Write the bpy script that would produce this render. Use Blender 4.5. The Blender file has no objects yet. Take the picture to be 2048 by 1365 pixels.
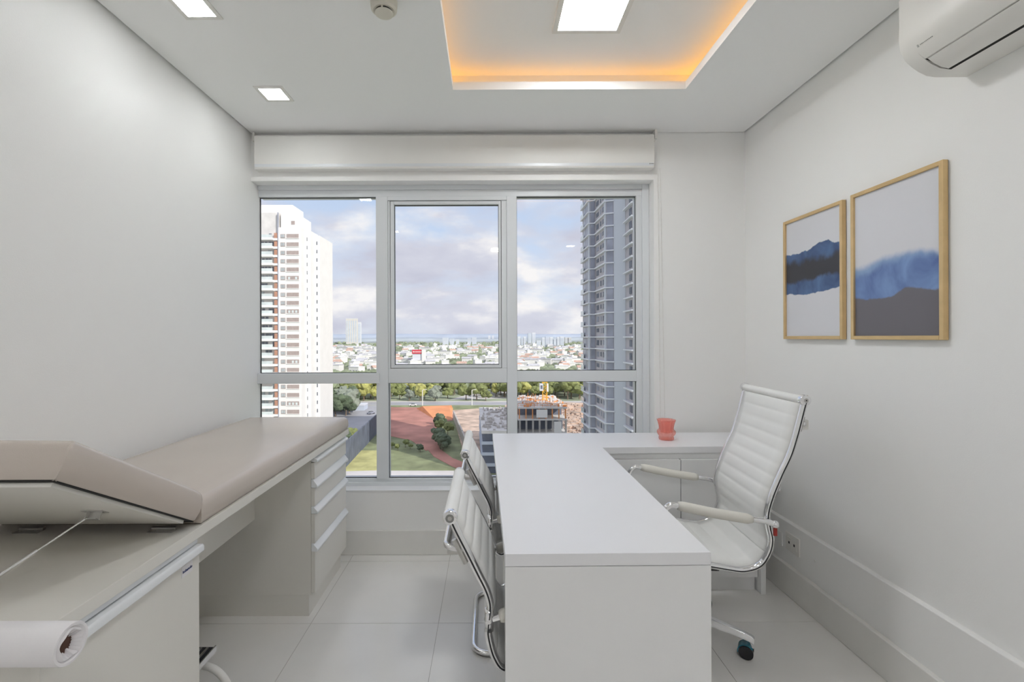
import bpy, bmesh, math, random
from mathutils import Vector, Matrix
random.seed(7)
SC = bpy.context.scene
COL = SC.collection
PI = math.pi
F = 920.0; VX = 976.0; VY = 675.0; HC = 1.345
ROLL = math.radians(0.2)

# ------------------------------------------------------------------ camera
cam_d = bpy.data.cameras.new('camera'); cam = bpy.data.objects.new('camera', cam_d); COL.objects.link(cam)
cam.location = (0, 0, HC); cam.rotation_euler = (PI/2, ROLL, 0)
cam_d.sensor_width = 36; cam_d.lens = 36*F/2048
cam_d.shift_x = (1024-VX)/2048; cam_d.shift_y = -(682.5-VY)/2048
cam_d.clip_start = 0.05; cam_d.clip_end = 30000
SC.camera = cam
SC.view_settings.view_transform = 'Standard'; SC.view_settings.look = 'None'
SC.view_settings.exposure = 0.0; SC.view_settings.gamma = 1
SC.view_settings.use_curve_mapping = False
SC.cycles.max_bounces = 14; SC.cycles.diffuse_bounces = 8; SC.cycles.transparent_max_bounces = 16
SC.cycles.caustics_reflective = False; SC.cycles.caustics_refractive = False

# ------------------------------------------------------------------ world
def build_world():
    w = bpy.data.worlds.new('sky'); SC.world = w; w.use_nodes = True
    nt = w.node_tree; N = nt.nodes; L = nt.links; N.clear()
    out = N.new('ShaderNodeOutputWorld'); bg = N.new('ShaderNodeBackground')
    tc = N.new('ShaderNodeTexCoord')
    sep = N.new('ShaderNodeSeparateXYZ'); L.new(tc.outputs['Generated'], sep.inputs[0])
    zr = N.new('ShaderNodeMapRange'); zr.inputs[1].default_value = 0.0; zr.inputs[2].default_value = 0.5
    L.new(sep.outputs['Z'], zr.inputs[0])
    base = N.new('ShaderNodeValToRGB'); L.new(zr.outputs[0], base.inputs[0])
    e = base.color_ramp.elements
    e[0].position = 0.0; e[0].color = (0.74, 0.78, 0.85, 1)
    e[1].position = 1.0; e[1].color = (0.36, 0.50, 0.76, 1)
    m = base.color_ramp.elements.new(0.35); m.color = (0.58, 0.69, 0.87, 1)
    mp = N.new('ShaderNodeMapping'); mp.inputs['Scale'].default_value = (1.0, 1.0, 2.6)
    mp.inputs['Location'].default_value = (0.37, 0.1, 0.21)
    L.new(tc.outputs['Generated'], mp.inputs[0])
    n1 = N.new('ShaderNodeTexNoise'); n1.inputs['Scale'].default_value = 3.6; n1.inputs['Detail'].default_value = 8
    n1.inputs['Roughness'].default_value = 0.52; n1.inputs['Distortion'].default_value = 0.25
    L.new(mp.outputs[0], n1.inputs[0])
    cov = N.new('ShaderNodeValToRGB'); L.new(n1.outputs[0], cov.inputs[0])
    cov.color_ramp.elements[0].position = 0.36; cov.color_ramp.elements[1].position = 0.52
    mp2 = N.new('ShaderNodeMapping'); mp2.inputs['Scale'].default_value = (1.0, 1.0, 2.2)
    mp2.inputs['Location'].default_value = (1.3, 0.4, 0.9)
    L.new(tc.outputs['Generated'], mp2.inputs[0])
    n2 = N.new('ShaderNodeTexNoise'); n2.inputs['Scale'].default_value = 5.5; n2.inputs['Detail'].default_value = 7
    n2.inputs['Roughness'].default_value = 0.5
    L.new(mp2.outputs[0], n2.inputs[0])
    cc = N.new('ShaderNodeValToRGB'); L.new(n2.outputs[0], cc.inputs[0])
    c = cc.color_ramp.elements
    c[0].position = 0.36; c[0].color = (0.56, 0.57, 0.68, 1)
    c[1].position = 0.64; c[1].color = (0.92, 0.90, 0.90, 1)
    k = cc.color_ramp.elements.new(0.52); k.color = (0.66, 0.67, 0.76, 1)
    mx = N.new('ShaderNodeMix'); mx.data_type = 'RGBA'
    L.new(cov.outputs[0], mx.inputs[0]); L.new(base.outputs[0], mx.inputs[6]); L.new(cc.outputs[0], mx.inputs[7])
    L.new(mx.outputs[2], bg.inputs[0]); bg.inputs[1].default_value = 1.06
    L.new(bg.outputs[0], out.inputs[0])
build_world()

# ------------------------------------------------------------------ sun (from behind and right of our facade)
sd = bpy.data.lights.new('sun', 'SUN'); sd.energy = 3.5; sd.angle = 0.01; sd.color = (1.0, 0.95, 0.87)
so = bpy.data.objects.new('sun', sd); COL.objects.link(so)
so.rotation_euler = Vector((-0.62, 0.62, -0.55)).to_track_quat('-Z', 'Y').to_euler()
LAMP = 44.0         # luminance of the square ceiling lamps
PANEL = 50.0         # luminance of the centre panel
COVE = 0.5          # amber strip in the ceiling recess
LAMP_FILL = 38.0         # unseen fill lamps added further back in the room, dimmer

# ------------------------------------------------------------------ helpers
def unroll(px, py):
    dx, dy = px-VX, VY-py
    c, s = math.cos(ROLL), math.sin(ROLL)
    return (dx*c+dy*s)/F, (-dx*s+dy*c)/F
def at_y(px, py, Y):
    a, b = unroll(px, py); return Vector((a*Y, Y, HC+b*Y))
def at_z(px, py, z):
    a, b = unroll(px, py); Y = (z-HC)/b; return Vector((a*Y, Y, z))
def at_x(px, py, X):
    a, b = unroll(px, py); Y = X/a; return Vector((X, Y, HC+b*Y))

MATS = {}
def mat(name, col, rough=0.5, metal=0.0, var=0.0, scale=8.0, bump=0.0, bscale=60.0, spec=0.5, emit=None, strength=0, **kw):
    if name in MATS: return MATS[name]
    m = bpy.data.materials.new(name); m.use_nodes = True
    nt = m.node_tree; N = nt.nodes; L = nt.links
    b = N['Principled BSDF']
    b.inputs['Base Color'].default_value = (*col, 1); b.inputs['Roughness'].default_value = rough
    b.inputs['Metallic'].default_value = metal; b.inputs['Specular IOR Level'].default_value = spec
    tc = N.new('ShaderNodeTexCoord')
    if var > 0:
        n = N.new('ShaderNodeTexNoise'); n.inputs['Scale'].default_value = scale; n.inputs['Detail'].default_value = 4
        L.new(tc.outputs['Object'], n.inputs[0])
        r = N.new('ShaderNodeValToRGB'); L.new(n.outputs[0], r.inputs[0])
        r.color_ramp.elements[0].position = 0.3; r.color_ramp.elements[1].position = 0.7
        r.color_ramp.elements[0].color = (*[max(0, x*(1-var)) for x in col], 1)
        r.color_ramp.elements[1].color = (*[min(1, x*(1+var)) for x in col], 1)
        L.new(r.outputs[0], b.inputs['Base Color'])
    if bump > 0:
        n = N.new('ShaderNodeTexNoise'); n.inputs['Scale'].default_value = bscale; n.inputs['Detail'].default_value = 3
        L.new(tc.outputs['Object'], n.inputs[0])
        bp = N.new('ShaderNodeBump'); bp.inputs['Strength'].default_value = bump; bp.inputs['Distance'].default_value = 0.002
        L.new(n.outputs[0], bp.inputs['Height']); L.new(bp.outputs[0], b.inputs['Normal'])
    if emit:
        b.inputs['Emission Color'].default_value = (*emit, 1); b.inputs['Emission Strength'].default_value = strength
    for k, v in kw.items(): b.inputs[k.replace('_', ' ')].default_value = v
    MATS[name] = m; return m

def glass_mat(name, tint, ior=1.5, rough=0.0):
    m = bpy.data.materials.new(name); m.use_nodes = True
    nt = m.node_tree; N = nt.nodes; L = nt.links; N.clear()
    o = N.new('ShaderNodeOutputMaterial'); mx = N.new('ShaderNodeMixShader'); f = N.new('ShaderNodeFresnel')
    f.inputs[0].default_value = ior
    t = N.new('ShaderNodeBsdfTransparent'); t.inputs[0].default_value = (*tint, 1)
    g = N.new('ShaderNodeBsdfGlossy'); g.inputs['Roughness'].default_value = rough
    L.new(f.outputs[0], mx.inputs[0]); L.new(t.outputs[0], mx.inputs[1]); L.new(g.outputs[0], mx.inputs[2])
    L.new(mx.outputs[0], o.inputs[0]); MATS[name] = m; return m

class MB:
    def __init__(s): s.v = []; s.f = []
    def add(s, vs, fs):
        o = len(s.v); s.v += [tuple(v) for v in vs]; s.f += [tuple(i+o for i in f) for f in fs]; return s
    def box(s, x0, x1, y0, y1, z0, z1):
        x0, x1 = sorted((x0, x1)); y0, y1 = sorted((y0, y1)); z0, z1 = sorted((z0, z1))
        return s.add([(x, y, z) for z in (z0, z1) for y in (y0, y1) for x in (x0, x1)],
                     [(0, 2, 3, 1), (4, 5, 7, 6), (0, 1, 5, 4), (2, 6, 7, 3), (0, 4, 6, 2), (1, 3, 7, 5)])
    def prism(s, poly, axis, a, b):          # poly in the other two axes (cyclic x->y->z order kept)
        n = len(poly)
        def P(p, t):
            if axis == 'x': return (t, p[0], p[1])
            if axis == 'y': return (p[0], t, p[1])
            return (p[0], p[1], t)
        vs = [P(p, a) for p in poly]+[P(p, b) for p in poly]
        return s.add(vs, [tuple(range(n))[::-1], tuple(range(n, 2*n))]+[(i, (i+1) % n, n+(i+1) % n, n+i) for i in range(n)])
    def tube(s, pts, r, n=12, cap=True, closed=False):
        pts = [Vector(p) for p in pts]; m = len(pts); rs = r if isinstance(r, (list, tuple)) else [r]*m
        up = None; vs = []
        for i, p in enumerate(pts):
            if closed: t = pts[(i+1) % m]-pts[i-1]
            else: t = pts[min(i+1, m-1)]-pts[max(i-1, 0)]
            t.normalize()
            if up is None:
                up = Vector((0, 0, 1)) if abs(t.z) < 0.9 else Vector((1, 0, 0))
            a = up-t*up.dot(t)
            if a.length < 1e-5: a = t.orthogonal()
            a.normalize(); up = a; b = t.cross(a)
            for k in range(n):
                q = 2*PI*k/n; vs.append(p+a*(math.cos(q)*rs[i])+b*(math.sin(q)*rs[i]))
        fs = []
        for i in range(m if closed else m-1):
            for k in range(n):
                fs.append((i*n+k, i*n+(k+1) % n, ((i+1) % m)*n+(k+1) % n, ((i+1) % m)*n+k))
        if cap and not closed: fs += [tuple(range(n))[::-1], tuple(range((m-1)*n, m*n))]
        return s.add(vs, fs)
    def lathe(s, prof, n=24, c=(0, 0, 0), axis='z', flute=None):   # prof: (r, h)
        vs = []
        for r, h in prof:
            for k in range(n):
                q = 2*PI*k/n; rr = r*(1+(flute(q, h) if flute else 0))
                x, y = rr*math.cos(q), rr*math.sin(q)
                p = (x, y, h) if axis == 'z' else ((h, x, y) if axis == 'x' else (y, h, x))
                vs.append((c[0]+p[0], c[1]+p[1], c[2]+p[2]))
        m = len(prof); fs = []
        for i in range(m-1):
            for k in range(n): fs.append((i*n+k, i*n+(k+1) % n, (i+1)*n+(k+1) % n, (i+1)*n+k))
        if prof[0][0] > 1e-6: fs.append(tuple(range(n))[::-1])
        if prof[-1][0] > 1e-6: fs.append(tuple(range((m-1)*n, m*n)))
        return s.add(vs, fs)
    def blob(s, c, r, sub=1, jit=0.25, sz=1.0, rnd=random):
        bm = bmesh.new(); bmesh.ops.create_icosphere(bm, subdivisions=sub, radius=1)
        vs = []
        for v in bm.verts:
            k = r*(1+rnd.uniform(-jit, jit)); vs.append((c[0]+v.co.x*k, c[1]+v.co.y*k, c[2]+v.co.z*k*sz))
        fs = [tuple(v.index for v in f.verts) for f in bm.faces]; bm.free()
        return s.add(vs, fs)

ORG = {}
def mesh(name, mb, m, smooth=False, off=None, weld=False):
    me = bpy.data.meshes.new(name)
    vs = mb.v
    if off is not None: vs = [(v[0]-off[0], v[1]-off[1], v[2]-off[2]) for v in vs]
    me.from_pydata(vs, [], mb.f); me.validate()
    bm = bmesh.new(); bm.from_mesh(me)
    if weld: bmesh.ops.remove_doubles(bm, verts=bm.verts, dist=1e-6)
    if len(mb.f) > 1: bmesh.ops.recalc_face_normals(bm, faces=bm.faces)
    bm.to_mesh(me); bm.free()
    ms = m if isinstance(m, (list, tuple)) else [m]
    for x in ms: me.materials.append(x)
    if smooth:
        for p in me.polygons: p.use_smooth = True
    return me
def root_off(parent):
    while parent.parent: parent = parent.parent
    return ORG.get(parent.name, (0, 0, 0))
def obj(name, mb, m, parent=None, smooth=False, bevel=0, seg=2, local=False, label=None, kind=None, auto=None, origin=None):
    off = None
    if parent is not None and not local: off = root_off(parent)
    if parent is None and origin is not None: off = origin
    me = mesh(name, mb, m, smooth, off)
    o = bpy.data.objects.new(name, me); COL.objects.link(o)
    if parent is not None: o.parent = parent
    elif origin is not None: o.location = origin; ORG[o.name] = tuple(origin)
    if bevel:
        b = o.modifiers.new('bevel', 'BEVEL'); b.width = bevel; b.segments = seg; b.limit_method = 'ANGLE'; b.angle_limit = 0.6
        b.harden_normals = False
        if seg > 1 or smooth:
            for p in me.polygons: p.use_smooth = True
            wn = o.modifiers.new('wn', 'WEIGHTED_NORMAL')
    if auto:
        try: me.set_sharp_from_angle(angle=auto)
        except Exception: pass
    if label: o['label'] = label
    if kind: o['kind'] = kind
    return o
def tag(o, label, cat, group=None, kind=None):
    o['label'] = label; o['category'] = cat
    if group: o['group'] = group
    if kind: o['kind'] = kind
    return o
def thing(name, label, cat, loc=(0, 0, 0), rz=0, group=None):
    o = bpy.data.objects.new(name, None); COL.objects.link(o); o.location = loc; o.rotation_euler = (0, 0, rz)
    o.empty_display_size = 0.05
    ORG[o.name] = tuple(loc); return tag(o, label, cat, group)
def struct(name, mb, m, **k): return obj(name, mb, m, kind='structure', **k)
def copy_tree(o, parent=None):
    c = o.copy(); COL.objects.link(c); c.parent = parent
    for ch in list(o.children): copy_tree(ch, c)
    return c
def smooth_path(pts, n=8):
    pts = [Vector(p) for p in pts]; out = []
    P = [pts[0]*2-pts[1]]+pts+[pts[-1]*2-pts[-2]]
    for i in range(1, len(P)-2):
        p0, p1, p2, p3 = P[i-1:i+3]
        for k in range(n):
            t = k/n
            out.append(0.5*((2*p1)+(p2-p0)*t+(2*p0-5*p1+4*p2-p3)*t*t+(3*p1-p0-3*p2+p3)*t**3))
    out.append(pts[-1]); return out
def fillet(pts, r, n=6):
    pts = [Vector(p) for p in pts]; out = [pts[0]]
    for i in range(1, len(pts)-1):
        a, b, c = pts[i-1:i+2]
        rr = min(r, (a-b).length*0.49, (c-b).length*0.49)
        p = b+(a-b).normalized()*rr; q = b+(c-b).normalized()*rr
        for k in range(n+1):
            t = k/n; out.append(p*(1-t)**2+b*2*t*(1-t)+q*t*t)
    out.append(pts[-1]); return out

# ------------------------------------------------------------------ materials
W_PAINT = mat('white_wall_paint', (0.88, 0.877, 0.865), 0.45, bump=0.12, bscale=220, spec=0.35)
C_PAINT = mat('ceiling_paint', (0.91, 0.91, 0.905), 0.75, bump=0.1, bscale=150)
TRIM = mat('baseboard_white', (0.78, 0.77, 0.74), 0.4, var=0.02)
TILE = mat('porcelain_tile', (0.80, 0.785, 0.76), 0.20, var=0.045, scale=2.2, bump=0.05, bscale=30)
GROUT = mat('grout', (0.42, 0.40, 0.37), 0.85, var=0.05)
LAM = mat('white_laminate', (0.80, 0.80, 0.80), 0.38, bump=0.06, bscale=400)
LAMTOP = mat('white_worktop_laminate', (0.80, 0.80, 0.82), 0.33, bump=0.06, bscale=400)
LAMW = mat('warm_white_laminate', (0.76, 0.74, 0.69), 0.42, bump=0.06, bscale=400)
GLOSSW = mat('gloss_white_profile', (0.84, 0.86, 0.88), 0.12)
VINYL = mat('taupe_vinyl', (0.54, 0.475, 0.42), 0.22, spec=0.6, var=0.03, scale=3, bump=0.12, bscale=500)
BLACKGAP = mat('black_gap', (0.012, 0.011, 0.01), 0.8, var=0.1)  # flat black put in for the shade inside gaps and slots
CHROME = mat('chrome', (0.86, 0.86, 0.87), 0.09, 1.0, bump=0.02, bscale=40)
BRUSHED = mat('brushed_steel', (0.55, 0.54, 0.52), 0.32, 1.0, var=0.05, scale=60)
LEATHER = mat('white_leatherette', (0.82, 0.82, 0.80), 0.36, var=0.015, scale=10, bump=0.2, bscale=700)
PADW = mat('cream_arm_pad', (0.72, 0.70, 0.64), 0.5, bump=0.2, bscale=500)
ALU = mat('white_aluminium', (0.72, 0.745, 0.765), 0.3, bump=0.03, bscale=200)
GASKET = mat('black_gasket', (0.01, 0.01, 0.012), 0.6, var=0.1)
GLASS = glass_mat('window_glass', (0.985, 0.99, 0.99), 1.42)
BLIND = mat('blind_box_white', (0.80, 0.79, 0.76), 0.6, var=0.01)
PLASTIC = mat('white_plastic', (0.80, 0.785, 0.75), 0.35, var=0.01)
CREAM = mat('cream_plastic', (0.66, 0.63, 0.55), 0.5, var=0.02)
BLACKP = mat('black_plastic', (0.015, 0.015, 0.018), 0.4, var=0.1)
TEAL = mat('teal_caster_film', (0.01, 0.16, 0.24), 0.25, var=0.1)
GOLD = mat('gilt_frame', (0.72, 0.52, 0.27), 0.36, 0.55, var=0.05, scale=20)
RED = mat('red_tag', (0.30, 0.02, 0.015), 0.4, var=0.05)
def coral_mat():
    m = bpy.data.materials.new('coral_glass'); m.use_nodes = True; N = m.node_tree.nodes; L = m.node_tree.links; N.clear()
    o = N.new('ShaderNodeOutputMaterial'); t = N.new('ShaderNodeBsdfTransparent'); t.inputs[0].default_value = (1.0, 0.74, 0.70, 1)
    d = N.new('ShaderNodeBsdfDiffuse'); d.inputs[0].default_value = (1.0, 0.38, 0.31, 1); a = N.new('ShaderNodeMixShader'); a.inputs[0].default_value = 0.30
    g = N.new('ShaderNodeBsdfGlossy'); g.inputs['Roughness'].default_value = 0.05; f = N.new('ShaderNodeLayerWeight'); f.inputs[0].default_value = 0.12
    b = N.new('ShaderNodeMixShader'); L.new(t.outputs[0], a.inputs[1]); L.new(d.outputs[0], a.inputs[2]); L.new(f.outputs['Facing'], b.inputs[0])
    L.new(a.outputs[0], b.inputs[1]); L.new(g.outputs[0], b.inputs[2]); L.new(b.outputs[0], o.inputs[0]); return m
CORAL = coral_mat()
PAPER = mat('roll_paper', (0.80, 0.78, 0.79), 0.85, bump=0.2, bscale=120)
PAPERIN = mat('roll_hollow_shade', (0.10, 0.05, 0.035), 0.9, var=0.2)  # dark colour for the shaded hollow of the paper roll
GREYT = mat('grey_print', (0.25, 0.25, 0.24), 0.6, var=0.05)
BLUET = mat('navy_print', (0.02, 0.035, 0.14), 0.5, var=0.05)
LAMPM = mat('lamp_diffuser', (0.9, 0.9, 0.9), 0.5, emit=(0.96, 0.98, 1.0), strength=LAMP)
LAMP_FILLM = mat('fill_lamp_diffuser', (0.9, 0.9, 0.9), 0.5, emit=(0.98, 0.98, 1.0), strength=LAMP_FILL)
PANELM = mat('panel_diffuser', (0.9, 0.9, 0.9), 0.5, emit=(0.95, 0.975, 1.0), strength=PANEL)
COVEM = mat('amber_led_strip', (0.9, 0.6, 0.2), 0.5, emit=(1.0, 0.47, 0.045), strength=COVE*6)

# ------------------------------------------------------------------ room shell
XL, XR = -1.469, 1.600
YW = 2.857; YWIN = 2.95; YB = -2.2
ZC = 2.612; ZT = 2.95
sill_z = at_y(850, 980, YW).z
open_r = at_y(1308, 600, YW).x
head_z = at_y(900, 371, YWIN).z
mb = MB(); mb.box(XL-0.15, XL, YB-0.1, YWIN+0.035, 0, ZT); struct('wall_left', mb, W_PAINT)
mb = MB(); mb.box(XR, XR+0.15, YB-0.1, YW+0.25, 0, ZT); struct('wall_right', mb, W_PAINT)
mb = MB(); mb.box(XL, XR, YB-0.15, YB, 0, ZT); struct('wall_behind', mb, W_PAINT)
mb = MB()
mb.box(XL, open_r, YW, YW+0.25, 0, sill_z-0.012); mb.box(open_r, XR, YW, YW+0.25, 0, ZT); mb.box(XL, open_r, YW, YW+0.25, head_z, ZT)
struct('wall_window', mb, W_PAINT)
mb = MB(); mb.box(XL, open_r, YW-0.004, YW+0.115, sill_z-0.012, sill_z); struct('trim_1', mb, LAM, bevel=0.003)
# lower half-height boxing on right wall
bandX = 1.57; bx = 1.545
mb = MB(); mb.box(bandX, XR, YB, YW, 0.0, 0.368); struct('trim_2', mb, W_PAINT, bevel=0.004)
mb = MB(); mb.box(bx, bandX, YB, YW-0.016, 0, 0.155); struct('baseboard_right', mb, TRIM, bevel=0.004)
mb = MB(); mb.box(XL+0.001, bx, YW-0.015, YW, 0, 0.152); struct('baseboard_window', mb, TRIM, bevel=0.004)
mb = MB(); mb.box(XL, XL+0.014, YB, YW-0.016, 0, 0.152); struct('baseboard_left', mb, TRIM, bevel=0.004)
# floor: slab with tiles as pieces
mb = MB(); mb.box(XL, XR, YB, YW, -0.12, -0.0015); fl = struct('floor', mb, GROUT)
g1 = at_z(877, 1247, 0); ts = 0.6
gx0 = g1.x; gy0 = g1.y
i0 = math.floor((XL-gx0)/ts); i1 = math.ceil((XR-gx0)/ts); j0 = math.floor((YB-gy0)/ts); j1 = math.ceil((YW-gy0)/ts)
for i in range(i0, i1):
    for j in range(j0, j1):
        a, b = max(XL, gx0+i*ts+0.0011), min(XR, gx0+(i+1)*ts-0.0011)
        c, d = max(YB, gy0+j*ts+0.0011), min(YW, gy0+(j+1)*ts-0.0011)
        if b-a > 0.01 and d-c > 0.01:
            t = MB(); t.box(a, b, c, d, -0.0015, random.choice((0, 0.0002, -0.0002))); obj('tile', t, TILE, fl)
# ceiling with recessed tray
tX0, tX1 = -0.175, 1.015; tY0, tY1 = 1.50, 2.352
gap = 0.011; lipt = 0.040
mb = MB()
cx0, cx1, cy0, cy1 = XL+gap, XR-gap, YB+gap, YW-gap*0.6
mb.box(cx0, tX0, cy0, cy1, ZC, ZC+lipt); mb.box(tX1, cx1, cy0, cy1, ZC, ZC+lipt)
mb.box(tX0, tX1, cy0, tY0, ZC, ZC+lipt); mb.box(tX0, tX1, tY1, cy1, ZC, ZC+lipt)
cl = struct('ceiling', mb, C_PAINT)
mb = MB(); mb.box(XL-0.15, XR+0.15, YB-0.15, YW+0.25, ZT, ZT+0.1); obj('structural_slab', mb, C_PAINT, cl)
ZU = ZC+0.128; cv = 0.10
mb = MB()
mb.box(tX0-cv-0.02, tX1+cv+0.02, tY0-cv-0.02, tY1+cv+0.02, ZU, ZU+0.02)
for a in ((tX0-cv-0.02, tX0-cv, tY0-cv, tY1+cv), (tX1+cv, tX1+cv+0.02, tY0-cv, tY1+cv), (tX0-cv-0.02, tX1+cv+0.02, tY0-cv-0.02, tY0-cv), (tX0-cv-0.02, tX1+cv+0.02, tY1+cv, tY1+cv+0.02)):
    mb.box(*a, ZC+lipt, ZU)
obj('recess_panel', mb, C_PAINT, cl)
for a in ((tX0-cv, tX0-cv+0.008, tY0-cv, tY1+cv), (tX1+cv-0.008, tX1+cv, tY0-cv, tY1+cv), (tX0-cv+0.01, tX1+cv-0.01, tY1+cv-0.008, tY1+cv), (tX0-cv+0.01, tX1+cv-0.01, tY0-cv, tY0-cv+0.008)):
    t = MB(); t.box(*a, ZC+lipt+0.030, ZC+lipt+0.038); obj('led_strip', t, COVEM, cl, label='amber light strip behind the recess lip')

# ceiling lamps
def sq_lamp(cx, cy, z, s, fr, dm, label, group=None, name='ceiling_downlight', sy=None, fd=0.005):
    sy = sy or s
    r = thing(name, label, 'ceiling light', (cx, cy, z), 0, group)
    t = MB(); h = s/2; hy = sy/2; H = h+fr; HY = hy+fr
    t.box(cx-H, cx-h, cy-HY, cy+HY, z-fd, z); t.box(cx+h, cx+H, cy-HY, cy+HY, z-fd, z)
    t.box(cx-h, cx+h, cy-HY, cy-hy, z-fd, z); t.box(cx-h, cx+h, cy+hy, cy+HY, z-fd, z)
    obj('frame', t, PLASTIC, r)
    t = MB(); t.box(cx-h, cx+h, cy-hy, cy+hy, z-0.0035, z-0.001); obj('diffuser', t, dm, r)
    return r
p = [at_z(518, 176, ZC), at_z(562, 176, ZC), at_z(535, 198, ZC), at_z(577, 198, ZC)]
c = sum(p, Vector())/4
sq_lamp(c.x, c.y, ZC, 0.110, 0.018, LAMPM, 'small square recessed downlight near the window, farther of the left pair')
q = at_z(407, 31, ZC); q2 = at_z(420, 31, ZC)
sq_lamp(-1.117, q.y-0.055, ZC, 0.110, 0.018, LAMPM, 'small square recessed downlight cut off by the top edge of the photo')
sq_lamp(-1.117, q.y-0.055-1.28, ZC, 0.110, 0.018, LAMP_FILLM, 'unseen fill light added to the left side of the ceiling, shaped as a downlight')  # added fill light out of view, built as a downlight
sq_lamp(1.15, -0.45, ZC, 0.110, 0.018, LAMP_FILLM, 'unseen fill light added behind the camera on the right, shaped as a downlight')  # second added fill light, never in view
sq_lamp(0.2, -0.7, ZC, 0.30, 0.022, LAMP_FILLM, 'unseen square fill panel added to the ceiling behind the camera', name='ceiling_light_panel')  # added fill panel, brightens faces turned towards the camera
pl, pr = at_z(1113, 65, ZU-0.004), at_z(1228, 65, ZU-0.004)
pw = pr.x-pl.x
sq_lamp((pl.x+pr.x)/2, pl.y-pw/2-0.035, ZU, pw, 0.022, PANELM, 'larger square light panel in the centre of the amber-lit recess', name='ceiling_light_panel', fd=0.019)

# smoke detector
c = at_z(768, 31, ZC-0.055)
sdt = thing('smoke_detector', 'round cream smoke detector under the ceiling beside the recess', 'smoke detector', (c.x, c.y, ZC))
t = MB(); t.lathe([(0.0, -0.012), (0.05, -0.012), (0.05, 0)], 32, (c.x, c.y, ZC)); obj('base', t, CREAM, sdt, smooth=True, auto=0.6)
t = MB(); t.lathe([(0.0, -0.052), (0.026, -0.052), (0.034, -0.049), (0.034, -0.0465), (0.028, -0.0465)], 32, (c.x, c.y, ZC)); obj('cap', t, CREAM, sdt, smooth=True, auto=0.6)
t = MB(); t.lathe([(0.0, -0.0465), (0.031, -0.0465), (0.031, -0.040), (0.0, -0.040)], 32, (c.x, c.y, ZC)); obj('sensor_slot', t, BLACKGAP, sdt, smooth=True, auto=0.6, label='dark sensor slot')
t = MB(); t.lathe([(0.0, -0.040), (0.040, -0.040), (0.048, -0.034), (0.05, -0.012), (0.0, -0.012)], 32, (c.x, c.y, ZC)); obj('body', t, CREAM, sdt, smooth=True, auto=0.6)
t = MB()
for k in range(4):
    a = k*PI/2+PI/2; t.box(c.x+0.032*math.cos(a)-0.003, c.x+0.032*math.cos(a)+0.003, c.y+0.032*math.sin(a)-0.003, c.y+0.032*math.sin(a)+0.003, ZC-0.048, ZC-0.039)
obj('post', t, CREAM, sdt)['kind'] = 'stuff'

# ------------------------------------------------------------------ window
wn = bpy.data.objects.new('window_1', None); COL.objects.link(wn); wn['kind'] = 'structure'; wn.location = (0, 0, 0); ORG[wn.name] = (0, 0, 0)
def wp(px, py, Y=YWIN): v = at_y(px, py, Y); return v.x, v.z
def xw(px): return wp(px, 675)[0]
def zw(py): return wp(976, py)[1]
xL = XL-0.0; xR = open_r-0.001
zB = zw(966); zT_ = head_z
d0, d1 = YWIN, YWIN+0.07
def bar(name, x0, x1, z0, z1, y0=d0, y1=d1, m=ALU, b=0.002): 
    t = MB(); t.box(x0, x1, y0, y1, z0, z1); return obj(name, t, m, wn, bevel=b)
m1a, m1b = xw(753), xw(776.5); m2a, m2b = xw(1014), xw(1034); rA = xw(1273)
zt0 = zw(393); zt1 = zw(957)
bar('frame_head', xL, xR, zt0, zT_); bar('frame_sill', xL, xR, zB-0.03, zt1); bar('frame_jamb', rA, xR, zt1, zt0)
bar('casing', xw(1284), xR, zt1-0.03, zT_, d0-0.012, d0); bar('casing', xL, xw(1284)-0.001, zw(380), zT_, d0-0.012, d0)
bar('sill_rail', xL, xR, zB-0.03, zw(963), d0-0.02, d0)
bar('mullion', m1a, m1b, zt1, zt0, d0-0.008); bar('mullion', m2a, m2b, zt1, zt0, d0-0.008)
zr0, zr1 = zw(766), zw(746)
bar('transom', xL, m1b-0.055, zr0, zr1, d0-0.022); bar('transom', m1b, m2a, zr0, zw(737)); bar('transom', m2b, rA, zw(764), zw(742.5))
# gaskets and panes
def pane(x0, x1, z0, z1, y=YWIN+0.02, g=0.0035):
    t = MB()
    t.box(x0, x1, y-0.004, y+0.004, z0, z0+g); t.box(x0, x1, y-0.004, y+0.004, z1-g, z1)
    t.box(x0, x0+g*0.7, y-0.004, y+0.004, z0, z1); t.box(x1-g*0.7, x1, y-0.004, y+0.004, z0, z1)
    obj('gasket', t, GASKET, wn, label='black rubber seal')
    t = MB(); t.add([(x0, y, z0), (x1, y, z0), (x1, y, z1), (x0, y, z1)], [(0, 1, 2, 3)]); obj('pane', t, GLASS, wn, label='clear glass pane')
pane(xL+0.003, m1a, zr1, zt0); pane(xL+0.003, m1a, zt1, zr0)
pane(m1b, m2a, zt1, zr0); pane(m2b, rA, zw(742.5), zt0); pane(m2b, rA, zt1, zw(764))
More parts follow.
